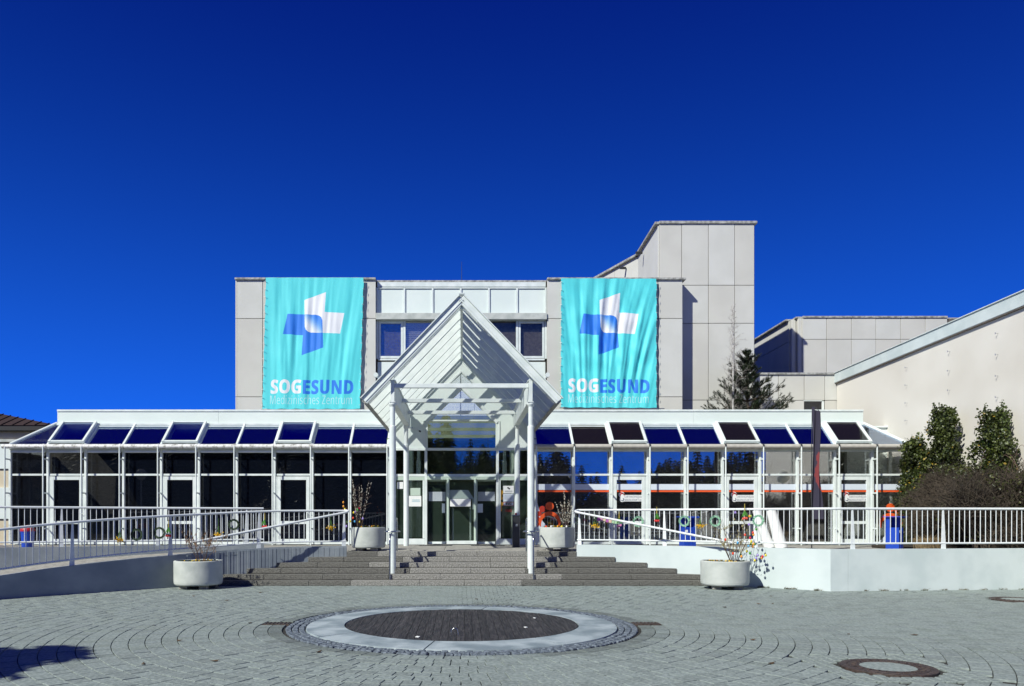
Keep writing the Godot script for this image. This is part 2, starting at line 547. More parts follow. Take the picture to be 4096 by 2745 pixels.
func stairs_and_walls() -> void:
	# six steps of terrazzo-like slabs
	var st := thing("entrance_stairs", Vector3(0, 0, -20.2), "six wide grey stone steps rising to the entrance between planters", "stairs", "", "structure")
	var ends := [6.35, 6.17, 5.62, 4.93, 4.15, 3.16]
	for k in 6:
		var d0 := 19.35 + 0.35 * k
		var depth := 0.42 if k < 5 else 0.5
		var x: float = -ends[k]
		var first := true
		while x < ends[k] - 0.01:
			var w := rng.randf_range(1.05, 1.9)
			if first:
				w *= 0.7
				first = false
			if ends[k] - (x + w) < 0.5:
				w = ends[k] - x
			var mid: float = x + w * 0.5
			var m: Material = M.step_pale if absf(mid) < 2.0 + 0.3 * rng.randf() else M.step
			piece("step_slab", Vector3(mid, RISE * (k + 0.5) - 0.002 + rng.randf_range(-.002, .002), -(d0 + depth * 0.5) + rng.randf_range(-.004, .004)), Vector3(w - 0.006, RISE - 0.004, depth), m, st, 0.008)
			x += w
		# the core below the slabs
		if k < 5:
			piece("core", Vector3(0, RISE * (k + 1) * 0.5 - 0.03, -(d0 + 0.45 + 0.9)), Vector3(ends[k + 1] * 2 - 0.1, RISE * (k + 1) - 0.06, 1.7), M.step, st, 0.0)

	# platform before the doors
	var poly := PackedVector2Array()
	for p in right_line:
		poly.append(p + Vector2(0.02, 0.24))
	for p in [Vector2(15.5, FD + 0.25), Vector2(-16.5, FD + 0.25), Vector2(-16.5, 16.0), Vector2(-15.5, 16.35)]:
		poly.append(p)
	for i in range(back_line.size() - 2, -1, -1):
		poly.append(back_line[i] + Vector2(0.03, 0.06))
	poly.append(Vector2(-5.3, 21.62))
	poly.append(Vector2(-3.6, 21.58))
	var b := Mb.new()
	b.prism(poly, Transform3D(Basis(Vector3(1, 0, 0), Vector3(0, 0, -1), Vector3(0, 1, 0)), Vector3(0, -0.04, 0)), PLAT + 0.037)
	var pf := put("platform", b, M.platform, self)
	tag(pf, "pale slab terrace between the steps and the glazed front", "terrace", "", "structure")
	# slabs of the landing right before the doors
	var land := thing("landing", Vector3(0, PLAT, -23), "pale landing slabs between the top step and the entrance doors", "landing", "", "structure")
	for i in 7:
		for j in 5:
			piece("slab", Vector3(-3.0 + i * 1.0, PLAT + 0.004, -(22.06 + j * 0.9)), Vector3(0.992, 0.02, 0.892), M.platform, land, 0.004)

	# right retaining wall: curved piece, corner, long piece
	wall_strip("retaining_wall", right_line.slice(0, 8), [], 0.98, M.wall_white, "white rendered curved wall beside the steps behind the egg planter")
	wall_strip("retaining_wall", right_line.slice(7, 11), [], 0.98, M.wall_white, "long straight white wall below the railing by the ivy hedge", true)
	# left ramp
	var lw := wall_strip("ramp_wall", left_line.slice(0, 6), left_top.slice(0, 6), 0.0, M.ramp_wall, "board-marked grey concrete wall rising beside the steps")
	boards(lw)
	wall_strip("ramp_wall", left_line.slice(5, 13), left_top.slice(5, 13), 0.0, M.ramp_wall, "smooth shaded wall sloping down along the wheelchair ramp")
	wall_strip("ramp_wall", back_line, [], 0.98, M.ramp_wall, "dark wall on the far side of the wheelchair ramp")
	b = Mb.new()
	var bl := []
	for i in left_line.size():
		var t := float(i) / (left_line.size() - 1) * (back_line.size() - 1)
		var k := mini(int(t), back_line.size() - 2)
		bl.append(back_line[k].lerp(back_line[k + 1], t - k))
	for i in left_line.size() - 1:
		var p: Vector2 = left_line[i]; var q: Vector2 = left_line[i + 1]
		var y0: float = minf(left_top[i] - 0.12, PLAT + 0.002)
		var y1: float = minf(left_top[i + 1] - 0.12, PLAT + 0.002)
		b.quad(Vector3(p.x, y0, -p.y), Vector3(bl[i].x, y0, -bl[i].y), Vector3(bl[i + 1].x, y1, -bl[i + 1].y), Vector3(q.x, y1, -q.y))
	var rp := put("ramp", b, M.platform, self)
	tag(rp, "wheelchair ramp sloping down behind its curved wall", "ramp", "", "structure")

func wall_strip(called: String, line: Array, tops: Array, top: float, m: Material, label: String, gap := false) -> Node3D:
	# a wall 0.2 thick whose visible face follows the line; the thickness lies behind it
	var o := thing(called, Vector3(line[0].x, 0, -line[0].y), label, "wall", "low walls around the plaza")
	# smooth the line
	var pts := []
	var hs := []
	for i in line.size() - 1:
		var n := 4
		for k in n:
			var t := float(k) / n
			var p0: Vector2 = line[maxi(i - 1, 0)]
			var p3: Vector2 = line[mini(i + 2, line.size() - 1)]
			pts.append(line[i].cubic_interpolate(line[i + 1], p0, p3, t))
			hs.append(lerpf(tops[i], tops[i + 1], t) if tops.size() else top)
	pts.append(line[-1])
	hs.append(tops[-1] if tops.size() else top)
	var b := Mb.new()
	var th := 0.20
	var offs := []
	for i in pts.size():
		var dir: Vector2 = (pts[mini(i + 1, pts.size() - 1)] - pts[maxi(i - 1, 0)]).normalized()
		var nn := Vector2(-dir.y, dir.x)
		if nn.y < 0:
			nn = -nn
		offs.append(nn * th)
	var cuts := [[0, pts.size() - 1]]
	if gap:
		cuts = [[0, 1], [1, pts.size() - 1]]
	for c in cuts:
		b = Mb.new()
		var shrink := 0.006 if gap and c[0] > 0 else 0.0
		for i in range(c[0], c[1]):
			var p: Vector2 = pts[i]; var q: Vector2 = pts[i + 1]
			if i == c[0]:
				p += (q - p).normalized() * shrink
			var pb: Vector2 = p + offs[i]; var qb: Vector2 = q + offs[i + 1]
			var A := Vector3(p.x, -0.03, -p.y); var B := Vector3(q.x, -0.03, -q.y)
			var At := Vector3(p.x, hs[i], -p.y); var Bt := Vector3(q.x, hs[i + 1], -q.y)
			var Ct := Vector3(pb.x, hs[i], -pb.y); var Dt := Vector3(qb.x, hs[i + 1], -qb.y)
			var C := Vector3(pb.x, -0.03, -pb.y); var D := Vector3(qb.x, -0.03, -qb.y)
			var mid := (A + Dt) * 0.5
			b.qout(A, B, Bt, At, mid); b.qout(At, Bt, Dt, Ct, mid); b.qout(C, D, Dt, Ct, mid)
			if i == c[0]: b.qout(A, At, Ct, C, mid)
			if i == c[1] - 1: b.qout(B, Bt, Dt, D, mid)
		put("wall_section", b, m, o)
	return o

func boards(o: Node3D) -> void:
	# rough-sawn boards printed into the concrete: narrow upright strips, a little uneven
	var pts := []
	for i in 5:
		for k in 8:
			var t := k / 8.0
			pts.append([left_line[i].cubic_interpolate(left_line[i + 1], left_line[maxi(i - 1, 0)], left_line[mini(i + 2, 12)], t), lerpf(left_top[i], left_top[i + 1], t)])
	for i in range(0, pts.size() - 1):
		var p: Vector2 = pts[i][0]; var q: Vector2 = pts[i + 1][0]
		var dir := (q - p).normalized()
		var w := p.distance_to(q)
		var h: float = (pts[i][1] + pts[i + 1][1]) * 0.5 - 0.02
		var mid := (p + q) * 0.5
		var ang := atan2(dir.y, dir.x)
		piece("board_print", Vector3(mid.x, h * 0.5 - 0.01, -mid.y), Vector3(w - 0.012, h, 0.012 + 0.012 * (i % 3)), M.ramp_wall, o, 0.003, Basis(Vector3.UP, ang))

# ------------------------------------------------------------------ the glazed pavilion
func pavilion() -> void:
	wing("left_wing", -15.39, 1.288, -1, "long glazed pavilion wing with dark panes left of the porch, behind the ramp")
	wing("right_wing", 2.52, 1.275, 1, "long glazed pavilion wing with orange striped panes behind the blue bins")
	# the attic wall and flat roof over both
	var at := thing("attic_wall", Vector3(0, 5.0, -RD), "long plain white band of wall above the sloping glass roof", "wall")
	for s in [[-14.3, -8.6], [-8.6, -2.4], [2.4, 8.2], [8.2, 14.2]]:
		piece("panel", Vector3((s[0] + s[1]) * 0.5, 5.23, -(RD + 0.1)), Vector3(s[1] - s[0] - 0.004, 0.49, 0.2), M.attic_white, at, 0.003)
		piece("coping", Vector3((s[0] + s[1]) * 0.5, 5.513, -(RD + 0.12)), Vector3(s[1] - s[0] - 0.003, 0.07, 0.3), M.frame_white, at, 0.006)
	piece("end_panel", Vector3(-14.2, 5.23, -(RD + 1.2)), Vector3(0.2, 0.49, 1.9), M.attic_white, at, 0.003)
	piece("end_panel", Vector3(14.1, 5.23, -(RD + 1.2)), Vector3(0.2, 0.49, 1.9), M.attic_white, at, 0.003)
	for s in [-1, 1]:
		piece("flat_roof", Vector3(s * 8.2, 4.94, -(RD + 1.55)), Vector3(12.2, 0.08, 2.9), M.cap, at, 0.0)
	# lower white return at the right end
	var rt := thing("wall_return", Vector3(14.9, PLAT, -28.2), "small lower white wall at the pavilion's end by the cream wall", "wall")
	piece("panel", Vector3(14.9, 2.9, -28.3), Vector3(1.5, 4.25, 0.2), M.attic_white, rt, 0.004)
	piece("coping", Vector3(14.9, 5.06, -28.28), Vector3(1.56, 0.06, 0.3), M.frame_white, rt, 0.005)

func wing(called: String, x0: float, step: float, side: int, label: String) -> void:
	var o := thing(called, Vector3(x0 + step * 5, PLAT, -FD), label, "pavilion", "pavilion wings")
	var z := -FD
	var ytop := 4.0
	var ytr := 3.19
	var y0 := PLAT + 0.02
	var xe := x0 + step * 10
	var wm: Material = M.frame_white
	# sills, heads, gutter
	for k in 10:
		var xa := x0 + step * k
		var xm := xa + step * 0.5
		piece("sill", Vector3(xm, y0 + 0.05, z - 0.02), Vector3(step - 0.075, 0.09, 0.10), wm, o)
		piece("transom", Vector3(xm, ytr, z - 0.02), Vector3(step - 0.075, 0.065, 0.09), wm, o)
		piece("head", Vector3(xm, ytop + 0.03, z - 0.02), Vector3(step - 0.075, 0.10, 0.10), wm, o)
		var door: bool = k in ([1, 4, 7] if side < 0 else [2, 5, 8])
		var gm: Material = M.glass_dark if side < 0 else M.glass_mirror
		if side > 0 and k == 0:
			gm = M.glass_mirror
		piece("pane", Vector3(xm, (ytr + ytop) * 0.5, z - 0.03), Vector3(step - 0.085, ytop - ytr - 0.05, 0.02), gm, o, 0.0)
		if door:
			var dr := Node3D.new()
			dr.name = "door"
			o.add_child(dr, true)
			var h := ytr - 0.06 - y0
			var w := step - 0.20
			dr.position = Vector3(xm, y0 + 0.02, z + 0.01) - o.position
			piece("door_stile", Vector3(xm - w * 0.5 + 0.055, y0 + h * 0.5, z + 0.02), Vector3(0.11, h, 0.07), wm, dr)
			piece("door_stile", Vector3(xm + w * 0.5 - 0.055, y0 + h * 0.5, z + 0.02), Vector3(0.11, h, 0.07), wm, dr)
			piece("door_rail", Vector3(xm, y0 + h - 0.06, z + 0.02), Vector3(w - 0.225, 0.12, 0.07), wm, dr)
			piece("door_rail", Vector3(xm, y0 + 0.75, z + 0.02), Vector3(w - 0.225, 0.10, 0.07), wm, dr)
			piece("door_rail", Vector3(xm, y0 + 0.10, z + 0.02), Vector3(w - 0.225, 0.18, 0.07), wm, dr)
			piece("pane", Vector3(xm, y0 + (0.8 + h - 0.12) * 0.5, z + 0.02), Vector3(w - 0.21, h - 0.92, 0.02), gm, dr, 0.0)
			piece("pane", Vector3(xm, y0 + 0.445, z + 0.02), Vector3(w - 0.21, 0.51, 0.02), gm, dr, 0.0)
			var hx := xm - side * (w * 0.5 - 0.05) if side > 0 else xm + w * 0.5 - 0.05
			var hb := Mb.new()
			hb.tube([Vector3(hx, y0 + 1.05, z + 0.05), Vector3(hx, y0 + 1.05, z + 0.11), Vector3(hx + 0.10, y0 + 1.05, z + 0.11)], 0.012, 6)
			hb.box(T(hx, y0 + 1.0, z + 0.06), Vector3(0.035, 0.18, 0.012), 0.003)
			put("handle", hb, M.steel, dr)
			for s in [-1, 1]:
				piece("jamb", Vector3(xm + s * (w * 0.5 + 0.035), y0 + h * 0.5, z - 0.01), Vector3(0.055, h, 0.10), wm, o)
		else:
			piece("pane", Vector3(xm, (y0 + 0.1 + ytr) * 0.5, z - 0.03), Vector3(step - 0.085, ytr - y0 - 0.14, 0.02), gm, o, 0.0)
		# folded sun blind under the gutter
		piece("blind", Vector3(xm + 0.03, ytop - 0.035 if side < 0 else ytop + 0.06, z + 0.16), Vector3(step - 0.12, 0.07 if side < 0 else 0.045, 0.06), wm if side < 0 else M.awning, o, 0.012)
	for k in 11:
		var xp := x0 + step * k
		piece("mullion", Vector3(xp, (y0 + ytop) * 0.5 + 0.04, z), Vector3(0.075, ytop - y0 + 0.06, 0.13), wm, o)
		var b := Mb.new()
		b.tube([Vector3(xp, y0 - 0.01, z + 0.34), Vector3(xp, ytop + 0.13, z + 0.34)], 0.026, 8)
		for yy in [0.55, 1.75, 2.9]:
			b.box(T(xp, y0 + yy, z + 0.2), Vector3(0.03, 0.045, 0.26))
		put("guide_pole", b, wm, o)
	# gutter tube, in lengths
	for k in 10:
		var b := Mb.new()
		var xa := x0 + step * k + (-0.12 if k == 0 else 0.0)
		var xb := x0 + step * (k + 1) + (0.12 if k == 9 else 0.0)
		b.tube([Vector3(xa + 0.004, 4.135, z + 0.28), Vector3(xb - 0.004, 4.135, z + 0.28)], 0.075, 14)
		put("gutter" if side < 0 else "awning_roll", b, M.gutter if side < 0 else M.awning, o)
		b = Mb.new()
		b.tube([Vector3(xb - 0.03, 4.135, z + 0.28), Vector3(xb + 0.03, 4.135, z + 0.28)], 0.085, 14)
		put("collar", b, M.gutter if side < 0 else M.dark_metal, o)
	piece("eaves", Vector3((x0 + xe) * 0.5, 4.15, z + 0.06), Vector3(step * 10 + 0.1, 0.10, 0.24), wm, o)
	# sloping glass with rafters; the outer end is hipped
	var ya := 4.20
	var yb := 5.04
	var za := z + 0.04
	var zb := -RD
	var slope := Vector3(0, yb - ya, zb - za)
	var sl := slope.length()
	var tilt := Basis(Vector3.RIGHT, atan2(yb - ya, -(zb - za)))   # local -z runs up the slope
	var hipx := x0 if side < 0 else xe
	var inx := -14.3 if side < 0 else 14.2
	for k in 11:
		var xp := x0 + step * k
		if (side < 0 and k == 0) or (side > 0 and k == 10):
			continue
		piece("rafter", Vector3(xp, (ya + yb) * 0.5, (za + zb) * 0.5), Vector3(0.075, 0.09, sl + 0.03), wm, o, 0.006, tilt)
	for k in 10:
		var xa := x0 + step * k
		var xm := xa + step * 0.5
		var end: bool = (side < 0 and k == 0) or (side > 0 and k == 9)
		var vent: bool = k in ([1, 4, 7] if side < 0 else [2, 5, 8])
		var gm: Material = M.glass_sky
		if side > 0 and (vent or k == 1):
			gm = M.glass_brown
		if end:
			var b := Mb.new()
			var nrm := (tilt * Vector3.UP) * 0.01
			var A := Vector3(hipx, ya, za); var B := Vector3(inx, yb, zb)
			var C := Vector3(xa + (step if side < 0 else 0.0), yb, zb)
			var D := Vector3(C.x, ya, za)
			var mid := (A + C) * 0.5
			b.qout(A + nrm, B + nrm, C + nrm, D + nrm, mid - nrm * 30.0)
			put("roof_pane", b, gm, o)
			b = Mb.new()
			b.qout(A - nrm, B - nrm, C - nrm, D - nrm, mid - nrm * 30.0)
			put("added_dark_sheet", b, M.glass_darkening, o)  # dark sheet added beneath the end pane to keep it dark
			b = Mb.new()
			var back := Vector3(hipx, ya, za - 2.2)
			var backt := Vector3(inx, yb, zb - 1.3)
			b.tube([A + Vector3(0, .03, 0), B + Vector3(0, .03, 0)], 0.05, 8)
			put("hip_rafter", b, wm, o)
			b = Mb.new()
			b.qout(A, B, backt, back, Vector3(0, ya, zb))
			put("roof_pane", b, gm, o)
			# the short end wall of glass
			piece("end_pane", Vector3(hipx, (y0 + ytop) * 0.5, z - 1.15), Vector3(0.02, ytop - y0, 2.1), M.glass_darkening if side < 0 else M.glass_clear, o, 0.0)
			for q in [-1.15, -2.25]:
				piece("mullion", Vector3(hipx, (y0 + ytop) * 0.5 + 0.04, z + q), Vector3(0.09, ytop - y0 + 0.06, 0.075), wm, o)
			piece("transom", Vector3(hipx, ytr, z - 1.1), Vector3(0.075, 0.065, 2.1), wm, o)
			piece("eaves", Vector3(hipx, 4.15, z - 1.15), Vector3(0.2, 0.10, 2.2), wm, o)
		else:
			piece("roof_pane", Vector3(xm, (ya + yb) * 0.5 - 0.005, (za + zb) * 0.5), Vector3(step - 0.085, 0.008, sl - 0.02), gm, o, 0.0, tilt)
			piece("added_dark_sheet", Vector3(xm, (ya + yb) * 0.5 - 0.025, (za + zb) * 0.5), Vector3(step - 0.085, 0.008, sl - 0.02), M.glass_darkening, o, 0.0, tilt)  # added dark sheet, blocks the view of the sunlit attic through the glass
			if vent:
				# a raised opening light
				var up: Vector3 = tilt * Vector3(0, 0.10, 0)
				var vn := Node3D.new()
				vn.name = "roof_vent"
				o.add_child(vn, true)
				vn.position = Vector3(xm, (ya + yb) * 0.5, (za + zb) * 0.5) + up - o.position
				var c := Vector3(xm, (ya + yb) * 0.5, (za + zb) * 0.5) + up
				var ln := sl - 0.05
				piece("vent_glass", c, Vector3(step - 0.2, 0.008, ln - 0.14), gm, vn, 0.0, tilt)
				for s in [-1, 1]:
					piece("vent_stile", c + Vector3(s * (step * 0.5 - 0.07), 0, 0), Vector3(0.085, 0.10, ln), wm, vn, 0.006, tilt)
				piece("vent_rail", c + tilt * Vector3(0, 0, ln * 0.5 - 0.04), Vector3(step - 0.23, 0.08, 0.07), wm, vn, 0.006, tilt)
				piece("vent_rail", c - tilt * Vector3(0, 0, ln * 0.5 - 0.03), Vector3(step - 0.23, 0.08, 0.05), wm, vn, 0.006, tilt)
				piece("vent_kerb", c + tilt * Vector3(0, -0.075, ln * 0.5 - 0.06), Vector3(step - 0.1, 0.05, 0.05), M.cap, vn, 0.004, tilt)
			else:
				piece("glazing_bar", Vector3(xm, yb - 0.10, zb + 0.12), Vector3(step - 0.09, 0.035, 0.05), wm, o, 0.004, tilt)
	piece("ridge_rail", Vector3((x0 + xe + (inx - hipx)) * 0.5, yb - 0.01, zb + 0.03), Vector3(step * 10 - 1.1, 0.07, 0.06), wm, o)
	# the room behind
	var rw := xe - x0
	piece("floor", Vector3((x0 + xe) * 0.5, PLAT - 0.01, z - 1.3), Vector3(rw - 0.1, 0.05, 2.3), M.dark_room, o, 0.0)
	piece("back_wall", Vector3((x0 + xe) * 0.5, 2.9, z - 2.5), Vector3(rw, 4.25, 0.12), M.dark_room, o, 0.0)
	piece("party_wall", Vector3(xe - 0.02 if side < 0 else x0 + 0.02, 2.4, z - 1.35), Vector3(0.06, 3.3, 2.1), M.dark_room, o, 0.0)
	# things dimly seen inside: a row of radiators / counters
	for k in 5:
		piece("cabinet", Vector3(x0 + step * (1.6 + 1.7 * k), PLAT + 0.55, z - 2.2), Vector3(1.1, 1.05, 0.4), M.dark_room, o, 0.01)
	if side > 0:
		stickers(o, x0, step, z + 0.0, y0)

func flat_poly(b: Mb, pts: Array, z: float) -> void:
	# thin print facing the plaza
	var idx := Geometry2D.triangulate_polygon(PackedVector2Array(pts))
	for i in range(0, idx.size(), 3):
		var a := Vector3(pts[idx[i]].x, pts[idx[i]].y, z)
		var q := Vector3(pts[idx[i + 1]].x, pts[idx[i + 1]].y, z)
		var c := Vector3(pts[idx[i + 2]].x, pts[idx[i + 2]].y, z)
		b.out(a, q, c, Vector3(a.x, a.y, z - 1.0))

func disc(c: Vector2, rx: float, ry := 0.0, rot := 0.0, n := 24) -> Array:
	var r := []
	for i in n:
		var a := TAU * i / n
		var p := Vector2(cos(a) * rx, sin(a) * (ry if ry > 0 else rx)).rotated(rot)
		r.append(c + p)
	return r

func crescent(c: Vector2, r0: float, r1: float, a0: float, a1: float, n := 20) -> Array:
	# a band from angle a0 to a1 that narrows to both ends
	var o := []
	var inn := []
	for i in n + 1:
		var t := float(i) / n
		var a := lerpf(a0, a1, t)
		var k := sin(PI * clampf(t * 0.96 + 0.02, 0, 1)) ** 0.5
		var m := (r0 + r1) * 0.5
		var h := (r1 - r0) * 0.5 * k
		o.append(c + Vector2(cos(a), sin(a)) * (m + h))
		inn.append(c + Vector2(cos(a), sin(a)) * (m - h))
	inn.reverse()
	return o + inn

func text_mesh(s: String, h: float, bold: bool, m: Material, depth := 0.002, thin := false) -> TextMesh:
	var f := SystemFont.new()
	f.font_names = PackedStringArray(["Droid Sans"])
	f.font_weight = 700 if bold else 400
	var t := TextMesh.new()
	var fv := FontVariation.new()
	fv.base_font = f
	fv.variation_embolden = 0.7 if bold else (-0.35 if thin else 0.0)
	t.font = fv
	t.text = s
	t.font_size = 64
	t.pixel_size = h / 46.0      # capitals of Droid Sans stand about 0.72 of the size high
	t.depth = depth
	t.curve_step = 1.0
	t.material = m
	return t

func stickers(o: Node3D, x0: float, step: float, z: float, y0: float) -> void:
	var yb0 := wy(1119.6, FD)
	var yb1 := wy(1106.4, FD)
	var yo0 := wy(1124.6, FD)
	var yo1 := wy(1120.6, FD)
	for k in 10:
		var door: bool = k in [2, 5, 8]
		var w := step - (0.42 if door else 0.09)
		var xm := x0 + step * (k + 0.5)
		var zz := z + 0.034 if door else z - 0.015
		piece("window_band", Vector3(xm, (yb0 + yb1) * 0.5, zz), Vector3(w, yb1 - yb0, 0.003), M.sticker_white, o, 0.0)
		piece("window_stripe", Vector3(xm, (yo0 + yo1) * 0.5, zz), Vector3(w, yo1 - yo0, 0.003), M.orange, o, 0.0)
		if door:
			logo(o, Vector3(xm, y0 + 1.60, zz))
	emblem(o, Vector3(x0 + 0.36, y0 + 0.75, z - 0.012), 1.0)
	emblem(o, Vector3(x0 + step * 10 - 0.52, y0 + 0.70, z - 0.012), -1.0)

func logo(o: Node3D, c: Vector3) -> void:
	var lg := Node3D.new()
	lg.name = "door_sticker"
	o.add_child(lg, true)
	lg.position = c - o.position
	var b := Mb.new()
	flat_poly(b, [Vector2(c.x - .19, c.y - .13), Vector2(c.x + .46, c.y - .13), Vector2(c.x + .46, c.y + .09), Vector2(c.x - .19, c.y + .09)], c.z + .001)
	flat_poly(b, disc(Vector2(c.x - .24, c.y - .05), .09, .10), c.z + .0014)
	flat_poly(b, disc(Vector2(c.x - .26, c.y + .10), .10, .10), c.z + .0018)
	put("backing", b, M.sign_white, lg)
	b = Mb.new()
	flat_poly(b, crescent(Vector2(c.x - .235, c.y + .07), .05, .085, -0.2, 3.6), c.z + .003)
	for i in 5:
		flat_poly(b, disc(Vector2(c.x - .30 + i * .032, c.y + .17 - i * i * .004), .020, .024, 0.0, 12), c.z + .003)
	put("red_toes", b, M.print_red, lg)
	b = Mb.new()
	flat_poly(b, crescent(Vector2(c.x - .235, c.y - .06), .03, .065, -2.6, 1.2), c.z + .003)
	put("grey_heel", b, M.print_grey, lg)
	for t in [["ORTHOPÄDIE", .03], ["MANUFAKTUR", -.075]]:
		var m := text_mesh(t[0], 0.075, false, M.print_grey, 0.001)
		var w: float = m.get_aabb().size.x
		var ti := inst("lettering", m, lg, Transform3D(Basis.from_scale(Vector3(0.60 / w, 1.0, 1.0)), Vector3(.145, t[1] - 0.005, .0035)))
		ti.set_meta("label", "grey capital lettering")

func emblem(o: Node3D, c: Vector3, s: float) -> void:
	var e := Node3D.new()
	e.name = "foot_emblem"
	o.add_child(e, true)
	e.position = c - o.position
	var b := Mb.new()
	var v := Vector2(c.x, c.y)
	# white swoosh
	flat_poly(b, [v + Vector2(-.34 * s, .75), v + Vector2(-.30 * s, .68), v + Vector2(-.12 * s, .05), v + Vector2(.10 * s, -.20), v + Vector2(.52 * s, -.62), v + Vector2(-.34 * s, -.70)], c.z + .002)
	put("swoosh", b, M.sticker_white, e)
	b = Mb.new()
	flat_poly(b, crescent(v + Vector2(.12 * s, -.02), .26, .40, -0.35 if s > 0 else PI + 0.35 - 3.9, 3.5 if s > 0 else PI + 0.35), c.z + .005)
	flat_poly(b, disc(v + Vector2(.12 * s, .56), .145), c.z + .005)
	put("orange_arch", b, M.orange, e)
	b = Mb.new()
	flat_poly(b, disc(v + Vector2(-.13 * s, .46), .11), c.z + .0045)
	flat_poly(b, disc(v + Vector2(-.24 * s, .30), .09), c.z + .0045)
	flat_poly(b, disc(v + Vector2(-.29 * s, .12), .075, .10), c.z + .0045)
	flat_poly(b, disc(v + Vector2(-.30 * s, -.06), .065, .09), c.z + .0045)
	put("red_toes", b, M.deep_red if s > 0 else M.orange, e)

